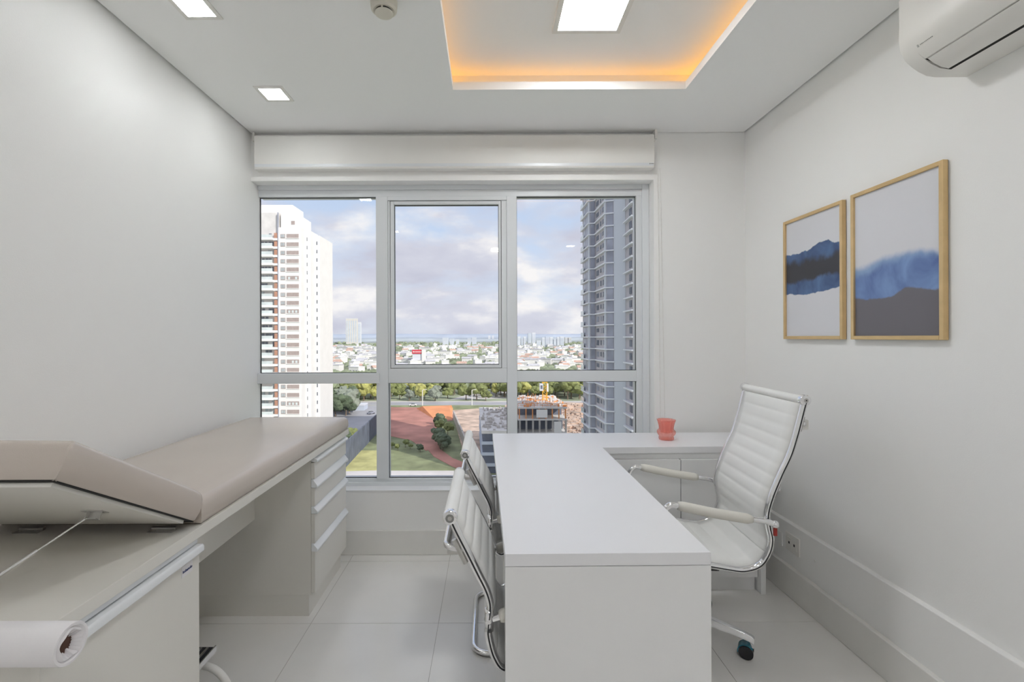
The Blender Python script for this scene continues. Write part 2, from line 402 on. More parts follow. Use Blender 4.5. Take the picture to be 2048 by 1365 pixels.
# opening sash in the middle
sx0, sx1, sz0, sz1 = xw(781.5), xw(1002.5), zw(736), zw(402)
bar('frame_filler', m1b, sx0-0.003, sz0-0.003, sz1+0.003); bar('frame_filler', sx1+0.003, m2a, sz0-0.003, sz1+0.003); bar('frame_filler', m1b, m2a, sz1+0.003, zt0, d0-0.008)
t = MB(); t.box(sx0-0.003, sx1+0.003, YWIN+0.012, YWIN+0.014, sz0-0.003, sz0+0.01); t.box(sx0-0.003, sx1+0.003, YWIN+0.012, YWIN+0.014, sz1-0.01, sz1+0.003)
t.box(sx0-0.003, sx0+0.01, YWIN+0.012, YWIN+0.014, sz0, sz1); t.box(sx1-0.01, sx1+0.003, YWIN+0.012, YWIN+0.014, sz0, sz1); obj('gasket', t, GASKET, wn, label='black rubber seal')
gx0_, gx1_, gz0_, gz1_ = xw(788.5), xw(998), zw(730), zw(408.5)
t = MB(); t.box(sx0, gx0_, d0+0.0, d0+0.05, sz0, sz1); t.box(gx1_, sx1, d0, d0+0.05, sz0, sz1); t.box(gx0_, gx1_, d0, d0+0.05, sz0, gz0_); t.box(gx0_, gx1_, d0, d0+0.05, gz1_, sz1)
obj('sash', t, ALU, wn, bevel=0.0015)
pane(gx0_, gx1_, gz0_, gz1_, YWIN+0.025)

# ------------------------------------------------------------------ roller blind box + chain
bY = 2.80
b0 = at_y(508, 269, bY); b1 = at_y(1309, 335.5, bY)
bb = thing('roller_blind_box', 'long white roller blind cassette above the window under the ceiling', 'blind box', ((b0.x+b1.x)/2, bY, b1.z))
t = MB(); t.prism([(bY, b1.z+0.008), (bY+0.006, b1.z), (YW-0.001, b1.z), (YW-0.001, b0.z), (bY+0.012, b0.z), (bY, b0.z-0.012)], 'x', b0.x, b1.x)
obj('cassette', t, BLIND, bb, bevel=0.002)
t = MB(); t.box(b0.x+0.004, b1.x-0.004, bY-0.0015, bY+0.001, b1.z+0.012, b1.z+0.03); obj('bottom_rail', t, ALU, bb)
t = MB(); t.box(b1.x+0.006, b1.x+0.02, bY+0.005, YW-0.001, b0.z-0.03, ZC-0.003); obj('bracket', t, PLASTIC, bb)
t = MB(); t.box(b0.x-0.02, b0.x-0.008, bY+0.02, YW-0.001, b0.z-0.03, ZC-0.003); obj('bracket', t, PLASTIC, bb)
lg = at_y(1300, 327.5, bY-0.002)
t = MB(); t.lathe([(0.0, 0), (0.0035, 0), (0.0035, 0.001), (0, 0.001)], 12, (lg.x, bY-0.0026, lg.z), axis='y'); t.box(lg.x+0.006, lg.x+0.024, bY-0.0026, bY-0.0015, lg.z-0.0018, lg.z+0.0018); obj('badge', t, GREYT, bb, label='tiny grey maker mark')
ch = thing('blind_chain', 'thin white bead chain hanging beside the window', 'blind chain', (1.08, YW-0.01, 0.9))
for px0, px1 in ((1316, 1321), (1320, 1330)):
    a = at_y(px0, 337, YW-0.012); b = at_y(px1, 850, YW-0.012)
    t = MB(); n = 90
    t.tube([a.lerp(b, i/n) for i in range(n+1)], [0.0012 if i % 2 else 0.0018 for i in range(n+1)], 5); obj('chain_strand', t, PLASTIC, ch, smooth=True)

# ------------------------------------------------------------------ pictures
def art_mat(name, idx):
    m = bpy.data.materials.new(name); m.use_nodes = True
    nt = m.node_tree; N = nt.nodes; L = nt.links; b = N['Principled BSDF']; b.inputs['Roughness'].default_value = 0.35
    tc = N.new('ShaderNodeTexCoord'); sp = N.new('ShaderNodeSeparateXYZ'); L.new(tc.outputs['UV'], sp.inputs[0])
    def math_(op, a, c=None, v=None):
        n = N.new('ShaderNodeMath'); n.operation = op
        if isinstance(a, (int, float)): n.inputs[0].default_value = a
        else: L.new(a, n.inputs[0])
        if c is not None:
            if isinstance(c, (int, float)): n.inputs[1].default_value = c
            else: L.new(c, n.inputs[1])
        return n.outputs[0]
    ns = N.new('ShaderNodeTexNoise'); ns.inputs['Scale'].default_value = 9; ns.inputs['Detail'].default_value = 6; L.new(tc.outputs['UV'], ns.inputs[0])
    ns2 = N.new('ShaderNodeTexNoise'); ns2.inputs['Scale'].default_value = 3.2; ns2.inputs['Detail'].default_value = 5; ns2.inputs['Distortion'].default_value = 0.8; L.new(tc.outputs['UV'], ns2.inputs[0])
    def curve(pts):
        c = N.new('ShaderNodeFloatCurve'); L.new(sp.outputs['X'], c.inputs['Value'])
        cv_ = c.mapping.curves[0]; cv_.points[0].location = pts[0]; cv_.points[1].location = pts[-1]
        for q in pts[1:-1]: cv_.points.new(*q)
        c.mapping.update(); return c.outputs[0]
    def below(pts, soft, wob):        # 1 below the curve (v measured from top)
        d = math_('SUBTRACT', sp.outputs['Y'], curve(pts))
        w = math_('MULTIPLY', math_('SUBTRACT', ns.outputs[0], 0.5), wob)
        d = math_('ADD', d, w)
        r = N.new('ShaderNodeMapRange'); r.interpolation_type = 'SMOOTHSTEP'; r.inputs[1].default_value = -soft; r.inputs[2].default_value = soft
        L.new(d, r.inputs[0]); return r.outputs[0]
    def mix(f, a, c):
        n = N.new('ShaderNodeMix'); n.data_type = 'RGBA'; L.new(f, n.inputs[0])
        for s, x in ((6, a), (7, c)):
            if isinstance(x, tuple): n.inputs[s].default_value = (*x, 1)
            else: L.new(x, n.inputs[s])
        return n.outputs[2]
    ramp = N.new('ShaderNodeValToRGB'); L.new(ns2.outputs[0], ramp.inputs[0])
    paper = (0.70, 0.70, 0.74)
    if idx == 0:
        ramp.color_ramp.elements[0].position = 0.35; ramp.color_ramp.elements[0].color = (0.035, 0.075, 0.19, 1)
        ramp.color_ramp.elements[1].position = 0.65; ramp.color_ramp.elements[1].color = (0.10, 0.19, 0.38, 1)
        c = mix(below([(0, .275), (.15, .285), (.4, .278), (.62, .25), (.78, .245), (.9, .27), (1, .285)], 0.006, 0.06), paper, ramp.outputs[0])
        c = mix(below([(0, .345), (.3, .36), (.5, .355), (.7, .36), (1, .36)], 0.035, 0.10), c, (0.035, 0.035, 0.045))
        c = mix(below([(0, .535), (.3, .535), (.5, .53), (.7, .515), (1, .52)], 0.02, 0.08), c, ramp.outputs[0])
        c = mix(below([(0, .625), (.2, .64), (.5, .65), (.75, .635), (1, .625)], 0.005, 0.04), c, paper)
    else:
        ramp.color_ramp.elements[0].position = 0.32; ramp.color_ramp.elements[0].color = (0.085, 0.14, 0.36, 1)
        ramp.color_ramp.elements[1].position = 0.68; ramp.color_ramp.elements[1].color = (0.22, 0.35, 0.62, 1)
        c = mix(below([(0, .52), (.15, .515), (.3, .49), (.55, .475), (.8, .475), (1, .51)], 0.03, 0.05), paper, (0.24, 0.36, 0.58))
        c = mix(below([(0, .565), (.2, .56), (.4, .52), (.7, .50), (1, .52)], 0.03, 0.08), c, ramp.outputs[0])
        c = mix(below([(0, .73), (.25, .745), (.5, .73), (.66, .69), (.8, .715), (1, .715)], 0.008, 0.05), c, (0.155, 0.145, 0.165))
    L.new(c, b.inputs['Base Color']); return m
def picture(pts, idx, label):
    # pts: near-top, near-bottom, far-top, far-bottom in the photo
    Xf = XR-0.022
    P = [at_x(*q, Xf) for q in pts]
    yn = (P[0].y+P[1].y)/2; yf = (P[2].y+P[3].y)/2; zt = (P[0].z+P[2].z)/2; zb = (P[1].z+P[3].z)/2
    r = thing('framed_picture', label, 'picture', (XR, (yn+yf)/2, zb))
    fw = 0.016
    for a in ((yn, yn+fw, zb, zt), (yf-fw, yf, zb, zt), (yn+fw, yf-fw, zb, zb+fw), (yn+fw, yf-fw, zt-fw, zt)):
        t = MB(); t.box(Xf, XR-0.002, *a); obj('frame_rail', t, GOLD, r, bevel=0.002, label='gilt frame rail')
    t = MB(); X = Xf+0.009
    t.add([(X, yf-fw, zb+fw), (X, yn+fw, zb+fw), (X, yn+fw, zt-fw), (X, yf-fw, zt-fw)], [(0, 1, 2, 3)])
    o = obj('print', t, art_mat('watercolour_%d' % idx, idx), r, label='abstract blue and black watercolour print')
    me = o.data; uv = me.uv_layers.new(name='uv')
    for lp in me.loops:
        v = me.vertices[lp.vertex_index].co+Vector(ORG[r.name])
        uv.data[lp.index].uv = ((yf-fw-v.y)/(yf-yn-2*fw), (zt-fw-v.z)/(zt-zb-2*fw))
    t = MB(); t.box(Xf+0.011, XR-0.003, yn+0.01, yf-0.01, zb+0.01, zt-0.01); obj('backing', t, LAM, r)
picture([(1886, 318), (1886, 680), (1699, 392), (1702, 680)], 1, 'larger gilt framed abstract with blue wash over a dark grey field, nearer the camera')
picture([(1684, 400), (1684, 679), (1565, 445), (1567, 679)], 0, 'smaller gilt framed abstract with dark blue and black band across white paper')

# ------------------------------------------------------------------ wall sockets
a = at_x(1571, 1064, bandX-0.008); b = at_x(1598, 1116, bandX-0.008); a2 = at_x(1598, 1080, bandX-0.008)
wo = thing('wall_socket', 'white rectangular wall socket plate on the low boxing of the right wall', 'socket', (bandX, (a.y+b.y)/2, b.z))
t = MB(); t.box(bandX-0.009, bandX, b.y, a.y, b.z, a2.z); obj('plate', t, PLASTIC, wo, bevel=0.002)
for k in (0.30, 0.68):
    yc = b.y+(a.y-b.y)*k; zc = (b.z+a2.z)/2
    t = MB(); t.box(bandX-0.0115, bandX-0.009, yc-0.014, yc+0.014, zc-0.026, zc+0.026); mo = obj('socket_module', t, PLASTIC, wo, bevel=0.001)
    t = MB(); t.box(bandX-0.0122, bandX-0.0113, yc-0.005, yc+0.005, zc-0.006, zc+0.006); obj('socket_hole', t, BLACKP, mo)
a = at_x(1556, 1072, bandX-0.004)
t = MB(); t.box(bandX-0.005, bandX, a.y-0.035, a.y+0.035, a.z-0.04, a.z+0.03)
tag(obj('blank_cover_plate', t, W_PAINT, bevel=0.001), 'blank wall plate painted white just beyond the socket', 'cover plate')
a = at_x(1630, 1123, bandX-0.002)
t = MB(); t.lathe([(0, 0), (0.005, 0), (0.005, 0.003), (0, 0.003)], 12, (bandX-0.003, a.y, a.z), axis='x')
tag(obj('screw_cap', t, TRIM), 'small round screw cap on the low boxing near the socket', 'screw cap')

# ------------------------------------------------------------------ air conditioner
ac = thing('air_conditioner', 'white wall mounted split air conditioner high on the right wall', 'air conditioner', (XR, 1.1, 2.208))
ay1 = 1.535; ay0 = 0.72
body = [(XR, 2.208), (1.497, 2.208), (1.467, 2.212), (1.44, 2.225), (1.418, 2.241), (1.395, 2.262), (1.380, 2.290), (1.375, 2.32), (1.375, 2.46), (1.385, 2.49), (1.41, 2.502), (XR, 2.502)]
# XZ polygon: recess for the louver between (1.418,2.241) and (1.492,2.208)
body2 = [(XR-0.001, 2.208), (1.503, 2.208), (1.499, 2.225), (1.44, 2.243), (1.418, 2.2425), (1.395, 2.262), (1.380, 2.290), (1.375, 2.32), (1.375, 2.46), (1.385, 2.49), (1.41, 2.502), (XR-0.001, 2.502)]
t = MB(); t.prism(body[:1]+body[1:], 'y', ay1-0.045, ay1); obj('end_cap', t, PLASTIC, ac, smooth=True, auto=0.7)
t = MB(); t.prism(body, 'y', ay0, ay0+0.045); obj('end_cap', t, PLASTIC, ac, smooth=True, auto=0.7)
t = MB(); t.prism(body2, 'y', ay0+0.045, ay1-0.045); obj('housing', t, PLASTIC, ac, smooth=True, auto=0.7)
t = MB(); t.box(1.425, 1.498, ay0+0.046, ay1-0.046, 2.2435, 2.2455); 
t.prism([(1.4195, 2.2415), (1.4985, 2.2085), (1.4985, 2.224), (1.44, 2.242)], 'y', ay1-0.0475, ay1-0.0452)
t.prism([(1.484, 2.2115), (1.502, 2.2075), (1.4995, 2.2245), (1.484, 2.228)], 'y', ay0+0.046, ay1-0.046)
obj('air_slot', t, BLACKGAP, ac, label='black air outlet slot')
t = MB(); t.prism([(1.4215, 2.2385), (1.44, 2.2245), (1.466, 2.2115), (1.488, 2.2070), (1.488, 2.211), (1.468, 2.2155), (1.443, 2.2285), (1.424, 2.2415)], 'y', ay0+0.05, ay1-0.052); obj('louver', t, PLASTIC, ac, smooth=True, auto=0.9)
# small logo and wordmark on the front lower corner
n_b = Vector((-0.88, 0, -0.47)); u_b = Vector((-0.47, 0, 0.88)); c_b = Vector((1.3865, ay1-0.055, 2.2777))
t = MB(); rnd = random.Random(2)
def ob_(c, hy, hz):
    vs = [c+Vector((0, sy*hy, 0))+u_b*(sz*hz)+n_b*(sn*0.0004) for sn in (-1, 1) for sy in (-1, 1) for sz in (-1, 1)]
    t.add(vs, [(0, 2, 3, 1), (4, 5, 7, 6), (0, 1, 5, 4), (2, 6, 7, 3), (0, 4, 6, 2), (1, 3, 7, 5)])
ob_(c_b+n_b*0.0006, 0.0022, 0.0042)
for k in range(9): ob_(c_b+Vector((0, -0.009-k*0.0048, 0))+n_b*0.0006, rnd.uniform(0.0008, 0.0014), 0.0016)
obj('badge', t, mat('light_grey_print', (0.45, 0.45, 0.44), 0.5, var=0.03), ac, label='small grey maker mark')['kind'] = 'stuff'

# ------------------------------------------------------------------ desk (L shaped)
ZD = 0.765; TT = 0.034
FL_ = at_z(985, 867.5, ZD); NL = at_z(1010, 1109, ZD); NR = at_z(1422.5, 1105.5, ZD); IC = at_z(1205, 895.5, ZD)
FR = Vector((1.475, FL_.y+0.01, ZD)); IR = Vector((1.475, at_z(1400, 893, ZD).y, ZD))
desk = thing('office_desk', 'white L shaped office desk with full height end panel', 'desk', (0.35, 1.9, 0))
poly = [(NL.x, NL.y), (NR.x, NR.y), (IC.x, IC.y), (IR.x, IR.y), (FR.x, FR.y), (FL_.x, FL_.y)]
t = MB(); t.prism(poly, 'z', ZD-TT, ZD); obj('worktop', t, LAMTOP, desk, bevel=0.0015)
t = MB()
t.prism([(NL.x, NL.y), (NR.x, NR.y), (NR.x, NR.y+0.03), (NL.x, NL.y+0.03)], 'z', 0, ZD-TT-0.0015); obj('end_panel', t, LAM, desk, bevel=0.0012)
t = MB(); t.box(0.34, 0.36, NL.y+0.035, IC.y-0.01, 0.40, ZD-TT-0.001); obj('modesty_panel', t, LAM, desk)
t = MB(); t.box(FL_.x+0.015, FL_.x+0.05, 2.43, 2.462, 0, ZD-TT-0.001); obj('leg', t, LAM, desk)
# return cabinet
cY = at_z(1470, 1186, 0).y; cXr = at_z(1520, 1188, 0).x
cab = thing('return_cabinet', 'white low cabinet with two doors under the desk return by the window wall', 'cabinet', (0.8, 2.6, 0))
Yd = IC.y+0.006
t = MB(); t.box(0.12, cXr-0.002, Yd+0.02, FL_.y-0.02, 0.075, ZD-TT-0.002); obj('body', t, LAM, cab)
t = MB(); t.box(0.12, cXr-0.005, Yd+0.025, Yd+0.04, 0, 0.073); obj('plinth', t, LAM, cab)
t = MB(); t.box(cXr, cXr+0.026, cY-0.02, FL_.y-0.01, 0, ZD-TT-0.002); obj('side_panel', t, LAM, cab, bevel=0.001)
t = MB(); t.box(0.09, 0.118, Yd, FL_.y-0.02, 0, ZD-TT-0.002); obj('side_panel', t, LAM, cab, bevel=0.001)
dz = at_y(1300, 920.5, Yd).z; dx = at_y(1361.7, 950, Yd).x
t = MB(); t.box(dx-0.004, dx+0.004, Yd+0.012, Yd+0.0205, 0.078, dz); obj('gap_shade_strip', t, BLACKGAP, cab)  # black strip painted in for the shade between the doors
t = MB(); t.box(0.122, dx-0.002, Yd, Yd+0.018, 0.078, dz); obj('door', t, LAM, cab, bevel=0.001)
t = MB(); t.box(dx+0.002, cXr-0.003, Yd, Yd+0.018, 0.078, dz); obj('door', t, LAM, cab, bevel=0.001)

# coral glass vase
vb = at_z(1332.5, 879.5, ZD); sc = (879.5-839)/F*vb.y
vs = lambda q, h: 0.055*math.cos(12*q)*(1.0 if h > sc*0.10 else 0.3)
prof = [(0.0, 0.0), (0.040, 0.0), (0.043, 0.006), (0.041, 0.015), (0.038, 0.020), (0.046, 0.030), (0.051, 0.041), (0.050, 0.052), (0.040, 0.061), (0.0395, 0.068), (0.042, 0.085), (0.047, 0.104), (0.052, 0.118),
        (0.0495, 0.1175), (0.044, 0.103), (0.0385, 0.085), (0.036, 0.068), (0.036, 0.058), (0.034, 0.045), (0.0, 0.034)]
k = sc/0.120
t = MB(); t.lathe([(r*k, h*k) for r, h in prof], 72, (vb.x, vb.y, ZD+0.0005), flute=vs)
vo = obj('glass_vase', t, CORAL, smooth=True, origin=(vb.x, vb.y, ZD+0.0005)); tag(vo, 'small fluted coral glass vase on the desk return by the wall', 'vase')

# ------------------------------------------------------------------ chairs
def frames(path):      # tangent / normal in xz plane
    out = []
    for i, p in enumerate(path):
        t = (path[min(i+1, len(path)-1)]-path[max(i-1, 0)]).normalized(); out.append((p, Vector((-t.z, 0, t.x)), t))
    return out
def ribbed(mb, path, hw, th, pitch, amp, phase=0.0, nw=8):
    s = 0; L_ = [0]
    for i in range(1, len(path)): s += (path[i]-path[i-1]).length; L_.append(s)
    fr = frames(path); rows = []
    for i, (p, n, tg) in enumerate(fr):
        u = (L_[i]/pitch+phase) % 1.0
        rib = abs(math.sin(PI*u))**0.45*amp
        row = []
        for side in (1, -1):
            for j in range(nw+1):
                w = -hw+2*hw*j/nw; ww = w*side
                e = 1-max(0, abs(j/nw*2-1)-0.86)/0.14*0.55
                q = p+n*side*(th*e+rib*e); row.append(Vector((q.x, ww, q.z)))
        rows.append(row)
    m = len(rows[0]); vs = [v for r in rows for v in r]; fs = []
    for i in range(len(rows)-1):
        for j in range(m): fs.append((i*m+j, i*m+(j+1) % m, (i+1)*m+(j+1) % m, (i+1)*m+j))
    fs += [tuple(range(m))[::-1], tuple(range((len(rows)-1)*m, len(rows)*m))]
    mb.add(vs, fs)
def resample(path, step=0.004):
    out = [path[0]]; acc = 0
    for i in range(1, len(path)):
        a, b = path[i-1], path[i]; d = (b-a).length
        n = max(1, int(d/step))
        for k in range(1, n+1): out.append(a.lerp(b, k/n))
    return out

# --- executive chair, faces the desk (towards -x)
OC = Vector((0.84, 2.085, 0)); yaw = math.radians(-3.5)
pxs = [(1601, 801), (1592, 838), (1584.5, 868), (1572.7, 907), (1554, 949), (1537, 993), (1529, 1026.5), (1533, 1053), (1537, 1077), (1530.5, 1104), (1513.7, 1127.6), (1483, 1138), (1450, 1135), (1426, 1131.5)]
rail = []
for q in pxs:
    v = at_y(*q, 1.85); rail.append(Vector((v.x+0.014-OC.x, 0, v.z)))
rail += [Vector((-0.02, 0, 0.437)), Vector((-0.10, 0, 0.450)), Vector((-0.17, 0, 0.452)), Vector((-0.215, 0, 0.435)), Vector((-0.235, 0, 0.405))]
och = thing('executive_chair', 'white high-back ribbed office chair with chrome frame behind the desk', 'chair', OC, yaw)
rp = smooth_path(rail, 6)
HW = 0.235
for s in (1, -1):
    t = MB(); t.tube([(p.x, s*HW, p.z) for p in rp], 0.0125, 12); ro = obj('side_rail', t, CHROME, och, smooth=True, local=True, label='chrome side rail')
    t = MB(); t.tube([(p.x, s*(HW+0.0125), p.z) for p in rp], 0.0024, 6); obj('rail_bead', t, BLACKP, ro, smooth=True, local=True)
fine = resample(smooth_path(rail, 8))
# split at the lowest-back bend
k = min(range(len(fine)), key=lambda i: (fine[i]-rail[9]).length)
back, seat = fine[:k+1], fine[k:]
shift = lambda P, d: [p+n*d for p, n, t in frames(P)]
t = MB(); ribbed(t, shift(back[3:], -0.004), HW-0.010, 0.0085, 0.052, 0.0045); obj('backrest', t, LEATHER, och, smooth=True, local=True)
t = MB(); ribbed(t, shift(seat, -0.004), HW-0.010, 0.0095, 0.066, 0.005); obj('seat', t, LEATHER, och, smooth=True, local=True)
top = rail[0]
t = MB(); t.tube([(top.x-0.002, -HW+0.006, top.z+0.004), (top.x-0.002, HW-0.006, top.z+0.004)], 0.0165, 24); obj('top_roll', t, LEATHER, och, smooth=True, local=True, auto=0.8)
for s in (1, -1):
    t = MB(); t.lathe([(0, 0), (0.0165, 0), (0.021, 0.003), (0.0225, 0.01), (0.0225, 0.02), (0.0, 0.02)] if s < 0 else [(0, 0.02), (0.0165, 0.02), (0.021, 0.017), (0.0225, 0.01), (0.0225, 0.0), (0, 0.0)], 28, (top.x-0.002, s*(HW+0.004)-0.01, top.z+0.004), axis='y')
    e = obj('end_cap', t, CHROME, och, smooth=True, local=True, auto=0.7, label='chrome end cap')
    t = MB(); t.lathe([(0, 0), (0.0085, 0), (0.0085, 0.001), (0, 0.001)], 16, (top.x-0.002, s*(HW+0.0145)-0.0005, top.z+0.004), axis='y'); obj('cap_ring', t, BRUSHED, e, smooth=True, local=True, auto=0.7)
    t = MB(); t.lathe([(0, 0), (0.003, 0), (0.003, 0.0012), (0, 0.0012)], 10, (top.x-0.002, s*(HW+0.0150)-0.0006, top.z+0.004), axis='y'); obj('cap_screw', t, BLACKP, e, local=True)
# rear cross bars with light plastic grips
for frac, knob in ((0.17, True), (0.62, False)):
    i = int(frac*len(back)); p, n, tg = frames(back)[i]; q = p-n*(-1)*0.0+Vector((0.02, 0, 0))
    t = MB(); t.tube([(q.x, -HW, q.z), (q.x, HW, q.z)], 0.009, 10); cb = obj('back_bar', t, CHROME, och, smooth=True, local=True)
    for s in (1, -1):
        t = MB(); t.tube([Vector((p.x+0.008, s*HW, p.z))+tg*(-0.03), Vector((p.x+0.008, s*HW, p.z))+tg*0.03], 0.008, 8); obj('bar_plate', t, BRUSHED, cb, smooth=True, local=True)
    if knob:
        for s in (1, -1):
            t = MB(); t.box(q.x-0.004, q.x+0.026, s*(HW-0.03)-0.02, s*(HW-0.03)+0.02, q.z-0.026, q.z+0.014); obj('grip', t, PLASTIC, cb, local=True, bevel=0.006, seg=3, label='white plastic grip')
# arms
def arm_local(s):
    ya = s*(HW+0.035)
    if s < 0: pts = [at_y(1548, 1047, 1.80), at_y(1505, 1041, 1.80), at_y(1425, 1030, 1.80), at_y(1357, 1016, 1.80), at_y(1345, 1020, 1.80)]
    P = []
    base = [at_y(1549, 1049, 1.80), at_y(1530, 1043, 1.80), at_y(1505, 1040, 1.80), at_y(1430, 1029, 1.80), at_y(1360, 1016, 1.80)]
    for v in base: P.append(Vector((v.x+0.017-OC.x, ya, v.z)))
    f = P[-1]
    P += [f+Vector((-0.035, 0, 0.0)), f+Vector((-0.06, 0, -0.03)), f+Vector((-0.068, 0, -0.08)), f+Vector((-0.058, 0, -0.17)), f+Vector((-0.02, 0, -0.235)), Vector((0.0, ya, 0.435)), Vector((0.06, s*(HW-0.02), 0.425))]
    return P
for s in (1, -1):
    P = arm_local(s); sp_ = smooth_path(P, 6)
    t = MB(); t.tube(sp_, 0.0115, 12); ar = obj('armrest', t, CHROME, och, smooth=True, local=True, label='chrome armrest loop')
    i0, i1 = 2*6, 4*6
    pad = sp_[i0:i1+1]; pad = resample(pad, 0.02)
    rs = [0.0195]*len(pad); rs[0] = 0.014; rs[-1] = 0.016
    t = MB(); t.tube(pad, rs, 16); obj('arm_pad', t, PADW, ar, smooth=True, local=True, label='cream padded arm sleeve')
    r = P[0]; t = MB(); t.tube([r+Vector((-0.004, 0, 0)), r+Vector((-0.012, -s*0.045, 0))], 0.011, 12); t.blob(r, 0.0155, 2, 0.0); obj('arm_joint', t, CHROME, ar, smooth=True, local=True)
# red tag on near arm
r = arm_local(-1)[0]
t = MB(); t.box(r.x-0.006, r.x+0.008, r.y-0.004, r.y+0.004, r.z-0.045, r.z-0.010); obj('tag', t, RED, och, local=True, bevel=0.002, label='dark red plastic tag at the near arm joint')
# mechanism, gas lift, star base
t = MB(); t.box(-0.10, 0.12, -0.09, 0.09, 0.395, 0.412); t.box(-0.07, 0.09, -0.05, 0.05, 0.35, 0.397); t.box(-0.06, -0.03, -HW, HW, 0.408, 0.425); t.box(0.06, 0.10, -HW, HW, 0.402, 0.416); obj('seat_mechanism', t, BLACKP, och, local=True, bevel=0.003)
t = MB(); t.lathe([(0.0, 0.085), (0.027, 0.085), (0.027, 0.24), (0.019, 0.24), (0.019, 0.355), (0, 0.355)], 20); obj('gas_lift', t, CHROME, och, smooth=True, local=True, auto=0.6)
t = MB(); t.lathe([(0.0, 0.075), (0.04, 0.075), (0.044, 0.09), (0.04, 0.125), (0.0, 0.13)], 20); obj('hub', t, CHROME, och, smooth=True, local=True, auto=0.6)
base_ang = math.atan2(-0.175, 0.27)-yaw
for k in range(5):
    a = base_ang+k*2*PI/5; ca, sa = math.cos(a), math.sin(a)
    t = MB(); L0 = 0.315
    pts = [(0.025, 0.108), (0.15, 0.105), (0.27, 0.090), (L0-0.012, 0.083), (L0, 0.076)]
    for i in range(len(pts)-1):
        pass
    vs_ = []
    for r_, z_ in pts:
        hw_ = 0.020-0.022*r_; hh = 0.020-0.022*r_
        for yy_, zz_ in ((-hw_, -hh), (hw_, -hh), (hw_*0.75, hh), (-hw_*0.75, hh)): vs_.append((r_*ca-yy_*sa, r_*sa+yy_*ca, z_+zz_))
    fs_ = []
    for i in range(len(pts)-1):
        for j in range(4): fs_.append((i*4+j, i*4+(j+1) % 4, i*4+4+(j+1) % 4, i*4+4+j))
    fs_ += [(0, 3, 2, 1), (len(pts)*4-4, len(pts)*4-3, len(pts)*4-2, len(pts)*4-1)]
    t.add(vs_, fs_); t.tube([((L0-0.012)*ca, (L0-0.012)*sa, 0.045), ((L0-0.012)*ca, (L0-0.012)*sa, 0.085)], 0.011, 12)
    lg_ = obj('base_leg', t, CHROME, och, local=True, bevel=0.003, seg=2)
    # caster: two wheels + teal hood
    cx_, cy_ = (L0-0.030)*ca, (L0-0.030)*sa; ax = Vector((-math.sin(a), math.cos(a), 0)); ctr = Vector((cx_, cy_, 0.0275))
    t = MB()
    for s in (-1, 1): t.tube([ctr+ax*s*0.008, ctr+ax*s*0.024], 0.0275, 20)
    t.tube([ctr-ax*0.02, ctr+ax*0.02], 0.012, 10); cs = obj('caster', t, BLACKP, och, smooth=True, local=True, auto=0.7)
    t = MB(); vs_ = []; fwd = Vector((math.cos(a), math.sin(a), 0)); R_ = 0.0325; nn = 10
    for i in range(nn+1):
        q = PI*0.22+PI*0.85*i/nn; d = fwd*math.cos(q)*R_+Vector((0, 0, math.sin(q)*R_))
        for w in (-0.022, 0.020): vs_.append(ctr+d+ax*w)
        for w in (0.020, -0.022): vs_.append(ctr+d*0.9+ax*w)
    fs_ = []
    for i in range(nn):
        for j in range(4): fs_.append((i*4+j, i*4+(j+1) % 4, i*4+4+(j+1) % 4, i*4+4+j))
    fs_ += [(0, 1, 2, 3), (nn*4, nn*4+3, nn*4+2, nn*4+1)]
    t.add(vs_, fs_); obj('caster_hood', t, TEAL, cs, smooth=True, local=True, auto=0.6, label='teal film covered caster hood')

# --- visitor chairs, face +x
VY0 = 1.49; VHW = 0.205
pv = [(900.3, 1034), (912, 1060), (936, 1107), (956, 1147), (972, 1179), (979.5, 1203), (980, 1222), (977, 1251), (977, 1271), (988, 1311), (1008, 1336)]
vr = []
for q in pv:
    v = at_y(*q, VY0-VHW); vr.append(Vector((v.x, 0, v.z)))
x0_ = vr[-1].x
vr += [Vector((x0_+0.05, 0, 0.435)), Vector((x0_+0.14, 0, 0.430)), Vector((x0_+0.26, 0, 0.445)), Vector((x0_+0.34, 0, 0.445)), Vector((x0_+0.385, 0, 0.42))]
vch = thing('visitor_chair', 'nearer of the two white ribbed visitor chairs tucked under the desk', 'chair', (0, VY0, 0), 0, 'visitor chairs')
rp = smooth_path(vr, 6)
for s in (1, -1):
    t = MB(); t.tube([(p.x, s*VHW, p.z) for p in rp], 0.011, 12); ro = obj('side_rail', t, CHROME, vch, smooth=True, local=True, label='chrome side rail')
    t = MB(); t.tube([(p.x, s*(VHW+0.011), p.z) for p in rp], 0.0024, 6); obj('rail_bead', t, BLACKP, ro, smooth=True, local=True)
fine = resample(smooth_path(vr, 8)); k = min(range(len(fine)), key=lambda i: (fine[i]-vr[9]).length)
back, seat = fine[:k+1], fine[k:]
t = MB(); ribbed(t, shift(back[3:], 0.004), VHW-0.009, 0.0075, 0.050, 0.0075); obj('backrest', t, LEATHER, vch, smooth=True, local=True)
t = MB(); ribbed(t, shift(seat, 0.004), VHW-0.009, 0.0085, 0.055, 0.008); obj('seat', t, LEATHER, vch, smooth=True, local=True)
top = vr[0]
t = MB(); t.tube([(top.x, -VHW+0.006, top.z), (top.x, VHW-0.006, top.z)], 0.0195, 24); obj('top_roll', t, LEATHER, vch, smooth=True, local=True, auto=0.8)
